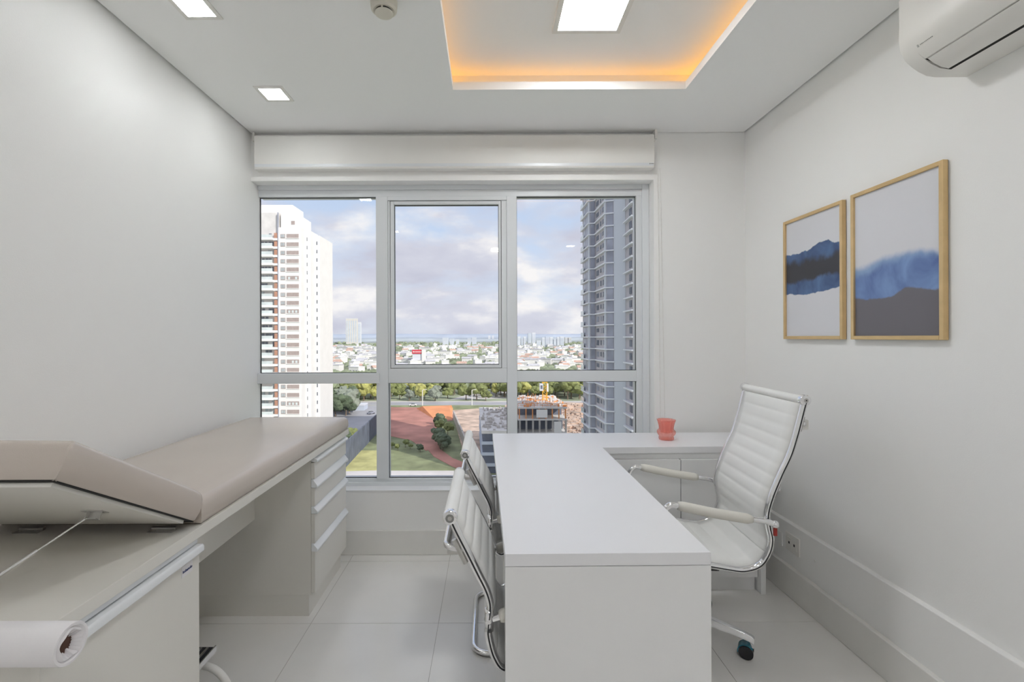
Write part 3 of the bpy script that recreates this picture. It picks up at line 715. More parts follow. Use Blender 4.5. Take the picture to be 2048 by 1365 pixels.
for s in (1, -1):
    t = MB(); t.lathe([(0, 0), (0.015, 0), (0.0195, 0.003), (0.021, 0.01), (0.021, 0.02), (0.0, 0.02)] if s < 0 else [(0, 0.02), (0.015, 0.02), (0.0195, 0.017), (0.021, 0.01), (0.021, 0.0), (0, 0.0)], 28, (top.x, s*(VHW+0.004)-0.01, top.z), axis='y')
    e = obj('end_cap', t, CHROME, vch, smooth=True, local=True, auto=0.7, label='chrome end cap')
    t = MB(); t.lathe([(0, 0), (0.012, 0), (0.012, 0.001), (0, 0.001)], 16, (top.x, s*(VHW+0.0145)-0.0005, top.z), axis='y'); obj('cap_ring', t, GREYT, e, smooth=True, local=True, auto=0.7)
    t = MB(); t.lathe([(0, 0), (0.006, 0), (0.006, 0.0014), (0, 0.0014)], 10, (top.x, s*(VHW+0.0150)-0.0007, top.z), axis='y'); obj('cap_screw', t, BRUSHED, e, local=True)
# rear handle loop
h0 = at_y(924, 1101, VY0-VHW); hb = at_y(891, 1094, VY0-VHW+0.01)
P = [(h0.x+0.01, -VHW+0.004, h0.z), (hb.x, -VHW+0.008, hb.z), (hb.x, VHW-0.008, hb.z), (h0.x+0.01, VHW-0.004, h0.z)]
t = MB(); t.tube(fillet(P, 0.03, 6), 0.0085, 12); hd = obj('back_handle', t, CHROME, vch, smooth=True, local=True, label='chrome carry handle')
t = MB()
for s in (1, -1):
    a_ = Vector((h0.x, s*(VHW), h0.z)); t.tube([a_+Vector((-0.022, 0, 0.03)), a_+Vector((0.010, 0, -0.035))], 0.008, 8)
t.box(hb.x+0.004, h0.x, -VHW+0.02, VHW-0.02, hb.z-0.026, hb.z-0.012)
obj('handle_plate', t, BRUSHED, hd, local=True)
# arms
for s in (1, -1):
    jz = at_y(978, 1240, VY0-VHW).z; jx = at_y(978, 1240, VY0-VHW).x; ya = s*(VHW+0.0)
    P = [Vector((jx, ya, jz)), Vector((jx+0.03, ya, jz+0.008)), Vector((jx+0.10, ya, jz+0.028)), Vector((jx+0.24, ya, jz+0.045)), Vector((jx+0.31, ya, jz+0.04)), Vector((jx+0.345, ya, jz)), Vector((jx+0.35, ya, jz-0.07)), Vector((jx+0.34, ya, 0.45))]
    sp_ = smooth_path(P, 6)
    t = MB(); t.tube(sp_, 0.010, 12); ar = obj('armrest', t, CHROME, vch, smooth=True, local=True, label='chrome armrest')
    pad = resample(sp_[6:4*6+1], 0.02); rs = [0.0185]*len(pad); rs[0] = 0.015; rs[-1] = 0.015
    t = MB(); t.tube(pad, rs, 16); obj('arm_pad', t, PADW, ar, smooth=True, local=True, label='cream padded arm sleeve')
    t = MB(); t.blob((jx, ya, jz), 0.015, 2, 0.0); t.tube([(jx, ya, jz-0.03), (jx, ya, jz+0.03)], 0.0125, 12); obj('arm_joint', t, CHROME, ar, smooth=True, local=True)
# sled base: ring on the floor closed at the rear, uprights at the front
rx = -0.075; RH = 0.232; fx = 0.40
P = [(fx-0.02, -RH+0.03, 0.432), (fx, -RH, 0.42), (fx+0.02, -RH, 0.0125), (rx, -RH, 0.0125), (rx, RH, 0.0125), (fx+0.02, RH, 0.0125), (fx, RH, 0.42), (fx-0.02, RH-0.03, 0.432)]
t = MB(); t.tube(fillet(P, 0.075, 8), 0.0115, 12); obj('sled_base', t, CHROME, vch, smooth=True, local=True, label='chrome sled base')
t = MB(); t.tube([(fx-0.03, -RH+0.01, 0.428), (fx-0.03, RH-0.01, 0.428)], 0.010, 10); t.tube([(x0_+0.10, -VHW, 0.427), (x0_+0.10, VHW, 0.427)], 0.010, 10); obj('seat_bar', t, CHROME, vch, smooth=True, local=True)
v2 = copy_tree(vch); v2.location = (0.008, 2.17, 0); v2['label'] = 'farther of the two white ribbed visitor chairs, nearer the window'

# ------------------------------------------------------------------ examination couch
XS = -0.822; ZS = 0.808; TS = 0.030
yn = 0.852; yf = 2.712
cs_ = thing('examination_couch', 'white built-in examination couch with taupe padding along the left wall', 'examination couch', (-1.14, 1.8, 0))
t = MB(); t.box(XL+0.02, XS, yn, yf, ZS-TS, ZS); obj('worktop', t, LAMW, cs_, bevel=0.0015)
apX = at_y(509, 1040, 2.215).x; apz = at_y(509, 1040, 2.215).z
t = MB(); t.box(apX-0.018, apX, 1.34, 2.218, apz, ZS-TS-0.001); obj('apron', t, LAMW, cs_)
Xm0, Xm1 = -1.41, -0.826
yp = 1.318
CT = 0.076
def cushion(name, x0, x1, y0, y1, z0, th, lab):
    # soft padded slab with crowned top
    t = MB(); nx, ny = 20, 34; r = 0.024
    def prof(u, a, b):      # position + edge rounding weight
        return a+(b-a)*u
    us = [0, .006, .014, .026, .04]+[.04+(.92)*i/(nx-8) for i in range(1, nx-8)]+[.96, .974, .986, .994, 1]
    vs2 = [0, .004, .010, .018, .028]+[.028+(.944)*i/(ny-8) for i in range(1, ny-8)]+[.972, .982, .990, .996, 1]
    def edge(d):            # height factor near the rim
        if d >= r: return 0.0
        return r-math.sqrt(max(0, r*r-(r-d)**2))
    rows = []
    for v in vs2:
        y = prof(v, y0, y1); row = []
        for u in us:
            x = prof(u, x0, x1); d = min(x-x0, x1-x, y-y0, y1-y)
            e = edge(d); crown = 0.006*math.sin(PI*min(1, max(0, u)))**0.5*math.sin(PI*v)**0.3
            row.append((x, y, z0+th-e+crown-0.003))
        rows.append(row)
    m = len(us); V = [q for r_ in rows for q in r_]; nV = len(V); Fc = []
    for i in range(len(rows)-1):
        for j in range(m-1): Fc.append((i*m+j, i*m+j+1, (i+1)*m+j+1, (i+1)*m+j))
    ring = [j for j in range(m)]+[i*m+m-1 for i in range(1, len(rows))]+[(len(rows)-1)*m+j for j in range(m-2, -1, -1)]+[i*m for i in range(len(rows)-2, 0, -1)]
    lv = []
    for dz_, ins in ((-0.020, -0.002), (-0.036, -0.0015), (-(th-r-0.004), 0.003), (-(th-r+0.0), 0.008)):
        st = len(V)
        for q in ring:
            x, y, z = V[q]; cxm, cym = (x0+x1)/2, (y0+y1)/2
            x += ins*(1 if x < cxm else -1)*(1 if abs(x-cxm) > (x1-x0)/2-1e-6 else 0); y += ins*(1 if y < cym else -1)*(1 if abs(y-cym) > (y1-y0)/2-1e-6 else 0)
            V.append((x, y, z0+th-r+dz_+0.0))
        lv.append(st)
    prev = ring; n_ = len(ring)
    for st in lv:
        cur = [st+i for i in range(n_)]
        for i in range(n_): Fc.append((prev[i], prev[(i+1) % n_], cur[(i+1) % n_], cur[i]))
        prev = cur
    Fc.append(tuple(prev)); t.add(V, Fc); return t
t = cushion('mattress', Xm0, Xm1, yp+0.004, yf-0.004, ZS, CT, '')
obj('mattress', t, VINYL, cs_, smooth=True, label='taupe vinyl mattress pad', auto=0.9)
# raised head section, built flat then rotated about the hinge line
tilt = math.radians(30.5); hl = 0.485
hinge = Vector((0, yp-0.028, ZS+0.012))
def rot(mbx):
    R = Matrix.Rotation(-tilt, 3, 'X')
    mbx.v = [tuple(hinge+R@(Vector(v)-Vector((0, hinge.y, hinge.z)))) for v in mbx.v]; return mbx
hy0, hy1 = hinge.y-hl, hinge.y+0.004
bz = hinge.z
t = MB(); t.box(Xm0+0.016, Xm1-0.014, hy0+0.012, hy1-0.034, bz, bz+0.012); obj('head_board', rot(t), LAMW, cs_)
t = MB(); t.box(Xm0+0.009, Xm1-0.006, hy0+0.005, hy1-0.002, bz+0.0085, bz+0.016); obj('board_gap_strip', rot(t), BLACKGAP, cs_, label='black strip for the dark gap under the head pad')  # black strip stands in for the shaded gap below the pad
t = cushion('head', Xm0, Xm1, hy0, hy1, bz+0.010, 0.086, ''); 
obj('head_cushion', rot(t), VINYL, cs_, smooth=True, label='raised taupe head cushion', auto=0.9)
# hinges
for px_ in (315, 45):
    hp = at_y(px_, 1050, yp-0.055)
    t = MB(); x = hp.x; t.box(x-0.034, x+0.034, hinge.y-0.022, hinge.y-0.002, ZS, ZS+0.0018); t.tube([(x-0.034, hinge.y, ZS+0.005), (x+0.034, hinge.y, ZS+0.005)], 0.005, 10)
    for q in (-0.02, 0.02): t.lathe([(0, 0.0018), (0.004, 0.0018), (0.003, 0.003), (0, 0.003)], 8, (x+q, hinge.y-0.013, ZS))
    obj('hinge', t, BRUSHED, cs_, smooth=True, auto=0.6)
# strut and bracket
def board_pt(x, d): # point on underside at distance d from hinge
    return Vector((x, hinge.y-math.cos(tilt)*d, hinge.z+math.sin(tilt)*d))
bd = 0.22; bxp = None
bp = board_pt(0, bd); bxp = at_y(190, 1000, bp.y).x
bp = board_pt(bxp, bd); nrm = Vector((0, -math.sin(tilt), -math.cos(tilt))); tg_ = Vector((0, -math.cos(tilt), math.sin(tilt)))
def orient_box(mbx, c, ax, ay, az, hx, hy, hz):
    vs = []
    for k in (-1, 1):
        for j in (-1, 1):
            for i in (-1, 1): vs.append(c+ax*hx*i+ay*hy*j+az*hz*k)
    return mbx.add(vs, [(0, 2, 3, 1), (4, 5, 7, 6), (0, 1, 5, 4), (2, 6, 7, 3), (0, 4, 6, 2), (1, 3, 7, 5)])
EX = Vector((1, 0, 0))
t = MB(); orient_box(t, bp+nrm*0.001, EX, tg_, nrm, 0.026, 0.012, 0.001); orient_box(t, bp+nrm*0.010+EX*0.004, EX, tg_, nrm, 0.014, 0.001, 0.009); orient_box(t, bp+nrm*0.010-EX*0.010, EX, tg_, nrm, 0.001, 0.010, 0.009); orient_box(t, bp+nrm*0.018+EX*0.002, EX, tg_, nrm, 0.013, 0.008, 0.001)
obj('strut_bracket', t, BRUSHED, cs_)
s0 = bp+nrm*0.012-EX*0.010
s1 = at_z(-40, 1178, ZS+0.012)
t = MB(); mid = s0.lerp(s1, 0.5); t.tube([s0, mid], 0.0022, 10); t.tube([mid, s1], 0.0042, 12); obj('support_strut', t, CHROME, cs_, smooth=True, auto=0.7)
t = MB(); t.box(s1.x-0.02, s1.x+0.012, s1.y-0.012, s1.y+0.012, ZS, ZS+0.006); obj('strut_foot', t, BLACKP, cs_)

# near base cabinet
def handle_profile(mbx, X, y0, y1, z1, z0, out=0.018):
    mbx.prism([(X-0.018, z1), (X+out*0.35, z1), (X+out, z0+0.008), (X+out, z0), (X+out-0.004, z0), (X+out*0.2, z1-0.010), (X-0.018, z1-0.004)], 'y', y0, y1); return mbx
XD = -0.838
nc = thing('base_cabinet', 'white base cabinet carrying the raised head end of the couch', 'cabinet', (-1.1, 1.1, 0))
fy = at_x(398.5, 1200, XD).y; ny_ = at_x(79, 1300, XD).y
t = MB(); t.box(XL+0.03, XD-0.022, ny_+0.012, fy-0.002, 0.10, ZS-TS-0.001); obj('body', t, LAMW, nc)
t = MB(); t.box(XL+0.03, XD-0.03, ny_+0.03, fy-0.01, 0, 0.0995); obj('plinth', t, LAMW, nc)
hz1 = ZS-TS-0.004
dzt = at_x(398.5, 1094, XD).z
t = MB(); t.box(XD-0.018, XD, ny_, fy, 0.105, dzt-0.004); dr = obj('door', t, LAMW, nc, bevel=0.001)
t = MB(); t.prism([(XD-0.020, dzt-0.004), (XD-0.020, dzt+0.010), (XD+0.012, dzt+0.010), (XD+0.016, dzt+0.004), (XD+0.016, dzt-0.010), (XD+0.012, dzt-0.012), (XD+0.001, dzt-0.004)], 'y', ny_, fy+0.0); obj('handle_profile', t, GLOSSW, dr, bevel=0.0025, seg=3, label='glossy white handle lip')
t = MB(); t.box(XD-0.012, XD-0.004, ny_, fy, dzt+0.012, ZS-TS-0.001); obj('top_rail', t, GLOSSW, nc, bevel=0.001)
# sticker with small print on the door corner
st0 = at_x(376, 1113, XD+0.018); st1 = at_x(397, 1100, XD+0.018); sz_ = 0.030
t = MB(); t.box(XD+0.0002, XD+0.0010, st0.y, st1.y, dzt-0.052, dzt-0.022); sk = obj('sticker', t, PAPER, dr, label='small white sticker with navy lettering')
td = bpy.data.curves.new('sticker_text', 'FONT'); td.body = 'kobanolo'; td.size = 0.018; td.extrude = 0.0002; td.materials.append(BLUET)
td.size = (st1.y-st0.y)*0.235; td.offset = 0.0003
tmp_ = bpy.data.objects.new('tmp', td); COL.objects.link(tmp_); dg_ = bpy.context.evaluated_depsgraph_get(); me_ = bpy.data.meshes.new_from_object(tmp_.evaluated_get(dg_)); bpy.data.objects.remove(tmp_)
to = bpy.data.objects.new('lettering', me_); COL.objects.link(to); to.parent = sk; to['kind'] = 'stuff'
off = Vector(ORG[nc.name]); to.location = Vector((XD+0.0016, st0.y+0.003, dzt-0.041))-off; to.rotation_euler = (PI/2, 0, PI/2)

# drawer cabinet
dc = thing('drawer_cabinet', 'white cabinet of four drawers under the window end of the couch', 'drawer cabinet', (-1.1, 2.45, 0))
y0d = at_x(623, 1100, -0.855).y; y1d = yf-0.006
t = MB(); t.box(XL+0.03, -0.857, y0d, y1d, 0.104, ZS-TS-0.001); obj('body', t, LAMW, dc, bevel=0.001)
t = MB(); t.box(XL+0.03, -0.870, y0d+0.004, y1d-0.005, 0, 0.103); obj('plinth', t, LAMW, dc)
zs = [at_x(629, q, XD).z for q in (917, 925, 959, 977, 1014, 1029, 1089, 1105, 1188)]
dzs = [(zs[1]-0.002, zs[2]), (zs[3]-0.0, zs[4]), (zs[5], zs[6]), (zs[7], zs[8])]
lips = [(ZS-TS-0.006, zs[1]), (zs[2], zs[3]), (zs[4], zs[5]), (zs[6], zs[7])]
for (a_, b_), (l1, l0) in zip(dzs, lips):
    t = MB(); t.box(XD-0.018, XD, y0d, y1d, b_, a_-0.001); d_ = obj('drawer', t, LAMW, dc, bevel=0.001)
    t = MB(); t.prism([(XD-0.018, l1-0.001), (XD-0.010, l1-0.001), (XD+0.012, l0+0.012), (XD+0.014, l0+0.008), (XD+0.013, l0-0.001), (XD+0.002, l0-0.001), (XD-0.018, l0)], 'y', y0d-0.001, y1d+0.001); obj('handle_profile', t, GLOSSW, d_, bevel=0.002, label='glossy white handle lip')

# paper roll
yr = 0.80; rc = at_y(143, 1288, yr); rr_ = 39/F*yr
prr = thing('paper_roll', 'roll of white couch paper across the near end of the couch', 'paper roll', (-1.0, yr, rc.z))
t = MB(); n_ = 48; rnd = random.Random(3)
jag = [rnd.uniform(0.30, 0.52) for _ in range(n_)]
V = []; x1_ = rc.x; x0_r = -1.42
for (x, mode) in ((x0_r, 0), (x1_-0.001, 0), (x1_, 1), (x1_+0.0, 2), (x1_-0.004, 3), (x1_+0.001, 4), (x1_-0.012, 5), (x1_-0.15, 5)):
    for k_ in range(n_):
        q = 2*PI*k_/n_
        f_ = {0: 1.0, 1: 0.985, 2: 0.86, 3: 0.78, 4: 0.66+0.05*math.sin(5*q), 5: jag[k_]}[mode]
        V.append((x, yr+rr_*f_*math.cos(q), rc.z+rr_*f_*math.sin(q)))
Fc = []
for i in range(7):
    for k_ in range(n_): Fc.append((i*n_+k_, i*n_+(k_+1) % n_, (i+1)*n_+(k_+1) % n_, (i+1)*n_+k_))
Fc.append(tuple(range(n_))[::-1]); t.add(V, Fc); obj('paper', t, PAPER, prr, smooth=True, auto=0.7)
t = MB(); t.tube([(x1_-0.13, yr, rc.z), (x1_-0.012, yr, rc.z)], rr_*0.62, 24); obj('core', t, PAPERIN, prr, label='dark plug in place of the shaded hollow core') if False else None
t = MB(); t.tube([(x1_-0.14, yr, rc.z), (x1_-0.0125, yr, rc.z)], rr_*0.53, 24); obj('core', t, PAPERIN, prr, label='dark plug in place of the shaded hollow core')  # solid dark plug, the shade of the hollow given as colour
for xx in (-1.38, -0.92):
    t = MB(); t.box(xx, xx+0.02, yr-0.02, yn-0.001, rc.z-0.06, rc.z-rr_-0.001); obj('holder_bracket', t, GREYT, prr)

# step stool
stx = at_z(432, 1293, 0.20); zst = 0.20; sx1 = stx.x; syf = stx.y
ss = thing('step_stool', 'white tube step stool with black ribbed tread under the couch', 'step stool', (sx1-0.18, syf-0.13, 0))
t = MB(); t.box(sx1-0.37, sx1, syf-0.25, syf, zst-0.020, zst-0.004); obj('tread_board', t, BRUSHED, ss, bevel=0.002)
t = MB(); t.box(sx1-0.365, sx1-0.006, syf-0.246, syf-0.004, zst-0.004, zst-0.001); tp = obj('tread', t, BLACKP, ss, label='black rubber tread')
for k_ in range(14):
    x = sx1-0.025-k_*0.024; t = MB(); t.box(x-0.004, x+0.004, syf-0.24, syf-0.01, zst-0.001, zst+0.002); obj('rib', t, BRUSHED if k_ % 1 == 0 else BLACKP, tp)
t = MB(); t.box(sx1-0.003, sx1+0.002, syf-0.25, syf, zst-0.018, zst+0.003); obj('edge_trim', t, CHROME, ss, label='chrome edge trim')
for yy_ in (syf-0.05, syf-0.21):
    P = [(sx1-0.42, yy_, 0.013), (sx1-0.40, yy_, zst-0.034), (sx1+0.045, yy_, zst-0.034), (sx1+0.115, yy_-0.01, 0.0), ]
    t = MB(); t.tube(fillet(P, 0.10, 10), 0.0125, 14); obj('leg_tube', t, PLASTIC, ss, smooth=True, auto=0.8, label='white tube leg')
# ------------------------------------------------------------------ the city outside, seen from about 40 m up
G = -38.6
E = lambda n, c, r=0.85, **k: mat(n, c, r, **k)
M_WHITE = E('render_white', (0.86, 0.85, 0.83), var=0.03, scale=0.3); M_BAND = E('balcony_white', (0.88, 0.87, 0.85))
M_BROWN = E('terracotta_panel', (0.50, 0.27, 0.19), var=0.1, scale=0.5); M_SHUT = E('taupe_shutter', (0.42, 0.35, 0.33), var=0.08, scale=1)
M_PANEG = mat('far_glass', (0.45, 0.50, 0.52), 0.15, var=0.15, scale=0.6); M_PANEL = mat('balcony_glass', (0.66, 0.72, 0.72), 0.15, var=0.12, scale=0.4)
M_DARKW = mat('dark_window', (0.16, 0.18, 0.22), 0.2, var=0.25, scale=0.5)
M_GREY = E('grey_render', (0.50, 0.48, 0.51), var=0.06, scale=0.2); M_GREYD = mat('grey_glazed', (0.34, 0.36, 0.43), 0.35, var=0.2, scale=0.35)
M_BLADE = E('pale_blue_render', (0.60, 0.635, 0.69), var=0.03, scale=0.1); M_SLAB = E('slab_white', (0.78, 0.80, 0.84), var=0.03)
M_CONC = E('concrete', (0.52, 0.49, 0.46), var=0.15, scale=0.4); M_CONCL = E('pale_concrete', (0.72, 0.70, 0.68), var=0.12, scale=0.3)
M_ORANGE = E('formwork_orange', (0.78, 0.33, 0.12), var=0.15, scale=0.5); M_YEL = E('crane_yellow', (0.90, 0.52, 0.06), 0.5)
M_ASPH = E('asphalt', (0.42, 0.42, 0.45), var=0.1, scale=0.1); M_PAVE = E('pavement', (0.66, 0.63, 0.62), var=0.08, scale=0.2)
M_DIRT = E('red_earth', (0.50, 0.235, 0.19), var=0.28, scale=0.09); M_DIRT2 = E('orange_earth', (0.80, 0.34, 0.16), var=0.15, scale=0.12)  # red earth colour has aerial haze mixed in
M_GRASS = E('field_grass', (0.25, 0.28, 0.15), var=0.35, scale=0.13); M_GRASSY = E('dry_grass', (0.52, 0.50, 0.22), var=0.2, scale=0.25)
M_TAN = E('tan_rubble', (0.60, 0.46, 0.37), var=0.35, scale=0.2); M_FAR = E('far_ground', (0.36, 0.40, 0.29), var=0.35, scale=0.012)
M_BLUEW = E('blue_grey_concrete', (0.14, 0.16, 0.21), var=0.2, scale=0.3)
M_TR = [E('foliage_olive', (0.20, 0.23, 0.085), var=0.35, scale=0.6), E('foliage_dark', (0.10, 0.135, 0.08), var=0.35, scale=0.6), E('foliage_yellow', (0.40, 0.40, 0.13), var=0.3, scale=0.6), E('foliage_greyish', (0.24, 0.27, 0.22), var=0.3, scale=0.5)]
M_TRUNK = E('bark', (0.20, 0.15, 0.11), var=0.2)
M_TREEFAR = E('far_foliage', (0.25, 0.29, 0.19), var=0.4, scale=0.03)  # far foliage paled to carry the haze in its colour
M_HILL = E('hazy_hills', (0.42, 0.48, 0.58), var=0.12, scale=0.002); M_HILL2 = E('hazy_hills_near', (0.43, 0.48, 0.52), var=0.2, scale=0.004)  # aerial haze painted into the pale bluish hill colours
M_ROOFO = E('clay_roof', (0.62, 0.42, 0.34), var=0.15, scale=0.3); M_ROOFG = E('grey_roof', (0.55, 0.55, 0.58), var=0.15, scale=0.3); M_ROOFW = E('white_roof', (0.85, 0.85, 0.86), var=0.05)
M_SKY1 = E('hazy_tower_blue', (0.56, 0.62, 0.72), var=0.1, scale=0.05); M_SKY2 = E('hazy_tower_white', (0.74, 0.76, 0.82), var=0.06, scale=0.05); M_SKY3 = E('hazy_tower_beige', (0.72, 0.69, 0.66), var=0.05, scale=0.05)  # distance haze is part of these pale tower colours
M_REDS = E('sign_red', (0.70, 0.07, 0.10))

def gp(px, py, z=G): return at_z(px, py, z)
def patch(name, pts, m, lift, **k):
    P = [gp(*q) for q in pts]; t = MB(); t.prism([(p.x, p.y) for p in P], 'z', G-0.5, G+lift); return struct(name, t, m, **k)
t = MB(); t.box(-7000, 7000, 20, 9500, G-1, G); struct('ground', t, M_FAR)
patch('ground_asphalt', [(560, 845), (640, 812), (1300, 806), (1300, 803), (560, 803)], M_PAVE, 0.04)
patch('ground_road', [(560, 811), (1300, 810), (1300, 805), (560, 805)], M_ASPH, 0.08)
patch('ground_clearing', [(900, 800), (1030, 797), (1030, 783), (985, 784), (930, 791)], M_PAVE, 0.04)
patch('ground_plot', [(560, 1250), (1170, 1250), (1010, 812), (700, 812)], M_GRASS, 0.10)
patch('ground_street', [(560, 960), (690, 935), (752, 845), (775, 812), (660, 812), (560, 850)], M_ASPH, 0.14)
patch('ground_earth', [(755, 815), (905, 817), (906, 842), (878, 846), (870, 898), (852, 903), (822, 882), (777, 873), (755, 862)], M_DIRT, 0.20)
patch('ground_path', [(850, 872), (872, 880), (880, 900), (905, 918), (962, 940), (975, 960), (905, 935), (868, 915), (850, 895)], M_DIRT, 0.24)
patch('ground_dry_grass', [(672, 960), (700, 903), (756, 903), (756, 950), (756, 990), (660, 990)], M_GRASSY, 0.26)
patch('ground_pavement', [(640, 1000), (945, 1000), (930, 944), (775, 944), (775, 943), (660, 946)], M_PAVE, 0.30)
patch('ground_slope', [(903, 822), (960, 818), (968, 900), (975, 950), (952, 945), (925, 900)], M_TAN, 0.22)
patch('ground_site', [(1010, 905), (1200, 905), (1200, 808), (1030, 802), (1010, 812)], M_TAN, 0.22)
# orange embankment of earth, a low ridge
a, b, c_, d_ = gp(832, 818), gp(906, 818), gp(905, 842), gp(872, 842)
t = MB(); h = 2.5
t.add([a, b, c_, d_, (a+(c_-a)*0.2)+Vector((0, 0, h)), (b+(d_-b)*0.1)+Vector((0, 0, h)), (b+(d_-b)*0.25)+Vector((0, 0, h))], [(0, 1, 5, 4), (1, 2, 6, 5), (2, 3, 6), (3, 0, 4, 6), (4, 5, 6), (0, 3, 2, 1)])
tag(obj('earth_bank', t, M_DIRT2), 'bright orange bank of earth at the top of the red field', 'earth bank', kind='structure')
# hills
def hills(name, Y, amp, base, seed, m, thick):
    rnd = random.Random(seed); t = MB(); n = 160; V = []; Fc = []
    ph = [(rnd.uniform(0, 6.28), rnd.uniform(0.6, 1.4)) for _ in range(6)]
    for i in range(n+1):
        u = i/n; x = (-0.75+1.5*u)*Y
        hgt = base+amp*sum(math.sin(u*(6+9*j)*w+p)/(1+j) for j, (p, w) in enumerate(ph))*0.5+rnd.uniform(-1, 1)*amp*0.04
        V += [(x, Y, G), (x, Y+thick*0.5, max(G+5, hgt)), (x, Y+thick, G)]
    for i in range(n):
        for j in range(2): Fc.append((i*3+j, i*3+3+j, i*3+4+j, i*3+1+j))
        Fc.append((i*3+2, i*3+5, i*3+3, i*3))
    t.add(V, Fc); return struct(name, t, m, smooth=True)
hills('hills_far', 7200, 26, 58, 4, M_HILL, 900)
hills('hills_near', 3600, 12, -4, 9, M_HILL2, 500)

# trees: four crown variants sharing meshes
tree_protos = []
for v in range(6):
    rnd = random.Random(50+v); mm = M_TR[[0, 1, 2, 3, 0, 2][v]]
    kind = ['olive green', 'dark green', 'yellow green', 'grey green', 'olive green', 'yellow green'][v]
    r = thing('broadleaf_tree', '%s broadleaf tree beyond the road' % kind, 'tree', (0, 0, G), 0, 'trees beyond the road')
    t = MB()
    for k in range(11):
        a = rnd.uniform(0, 6.28); d = rnd.uniform(0, 2.7)
        t.blob((d*math.cos(a), d*math.sin(a), 4.6+rnd.uniform(-1.4, 2.2)), rnd.uniform(1.3, 2.3), 2, 0.22, 0.85, rnd)
    obj('crown', t, mm, r, local=True)
    t = MB(); t.tube([(0, 0, 0), (0.1, 0, 2), (0, 0.1, 4.2)], [0.3, 0.22, 0.15], 7); obj('trunk', t, M_TRUNK, r, local=True)
    r['_kind'] = kind; tree_protos.append(r); 
placed = []; used = [False]*6
def plant(x, y, s, v, label, group, z=G):
    r = tree_protos[v]
    if used[v]: r = copy_tree(r)
    used[v] = True; r.location = (x, y, z); r.scale = (s, s, s*random.uniform(0.9, 1.15)); r.rotation_euler.z = random.uniform(0, 6.28)
    r['label'] = label; r['group'] = group
kinds = ['olive green', 'dark green', 'yellow green', 'grey green', 'olive green', 'yellow green']
def grove(n, x0, x1, y0, y1, vs, where, group, s0=1.0, s1=1.7, mind=5.0):
    k = 0; tries = 0
    while k < n and tries < n*40:
        tries += 1
        p = gp(random.uniform(x0, x1), random.uniform(y0, y1))
        if any((p-q).length < mind for q in placed): continue
        placed.append(p); v = random.choice(vs); plant(p.x, p.y, random.uniform(s0, s1), v, '%s tree %s' % (kinds[v], where), group); k += 1
grove(20, 643, 702, 806, 836, (1, 3, 3), 'by the street at the foot of the white tower', 'trees by the white tower', 1.0, 1.5, 5)
grove(16, 690, 762, 789, 803, (2, 2, 5, 0), 'behind the wall in the left window pane', 'trees in the left pane', 1.1, 1.7, 6)
grove(44, 772, 1020, 783, 803, (0, 2, 0, 4, 3), 'along the far side of the road', 'trees along the road', 0.9, 1.45, 6)
grove(26, 772, 905, 776, 786, (0, 2, 4), 'in the second row beyond the road', 'trees along the road', 1.0, 1.6, 7)
grove(40, 1030, 1180, 780, 800, (0, 2, 4, 0, 5), 'behind the building site', 'trees behind the building site', 1.0, 1.6, 6)
grove(12, 874, 897, 850, 903, (1, 1, 0), 'on the mound beside the red earth', 'bushes on the mound', 0.45, 0.8, 2.5)
grove(5, 780, 850, 895, 905, (0, 1), 'low in the grass field', 'bushes in the grass field', 0.25, 0.4, 3)
grove(4, 694, 712, 882, 888, (1, 0), 'in front of the blue grey wall', 'bushes at the wall', 0.5, 0.7, 2)

# far tree cover (too small to count)
t = MB(); rnd = random.Random(11)
ico = MB().blob((0, 0, 0), 1, 1, 0.0)
for k in range(7000):
    py = rnd.uniform(692, 778) if k % 3 else rnd.uniform(688, 720); px = rnd.uniform(600, 1200); p = gp(px, py)
    r = rnd.uniform(1.8, 4.4)*(1+p.y/1300); v0 = [(p.x+v[0]*r*rnd.uniform(.8, 1.2), p.y+v[1]*r, G+r*0.55+v[2]*r*0.75) for v in ico.v]; t.add(v0, ico.f)
tf = obj('tree_cover', t, M_TREEFAR); tag(tf, 'hazy carpet of far trees between the houses below the horizon', 'trees', kind='stuff')

# houses in the far neighbourhood
protos = []
for v, (rm, w, d, h, flat, nm) in enumerate([(M_ROOFO, 11, 9, 5, 0, 'clay tiled roof'), (M_ROOFG, 12, 9, 6, 0, 'grey pitched roof'), (M_ROOFW, 14, 10, 6, 1, 'flat white roof'), (M_ROOFG, 22, 12, 7, 1, 'flat grey roof'), (M_ROOFW, 9, 9, 8, 1, 'flat white roof')]):
    r = thing('house', 'white house with %s' % nm, 'house', (0, 0, G), 0, 'far houses')
    t = MB(); t.box(-w/2, w/2, -d/2, d/2, 0, h); obj('walls', t, M_WHITE, r, local=True)
    t = MB()
    if flat: t.box(-w/2-0.3, w/2+0.3, -d/2-0.3, d/2+0.3, h, h+0.5); t.box(-w*0.2, w*0.1, -1.5, 1.5, h+0.5, h+2)
    else: t.prism([(-d/2-0.5, h), (d/2+0.5, h), (0, h+2.2)], 'x', -w/2-0.5, w/2+0.5)
    obj('roof', t, rm, r, local=True)
    t = MB()
    for q in (-0.3, 0.0, 0.3): t.box(w*q-0.6, w*q+0.6, -d/2-0.05, -d/2+0.05, 1.2, 2.6)
    obj('windows', t, M_DARKW, r, local=True)['kind'] = 'stuff'
    protos.append([r, nm, False])
hp_ = []; zones = [(636, 757, 'in the left pane beside the white tower', 'houses in the left pane', 85), (785, 1006, 'in the middle pane', 'houses in the middle pane', 90), (1030, 1166, 'in the right pane before the grey tower', 'houses in the right pane', 85)]
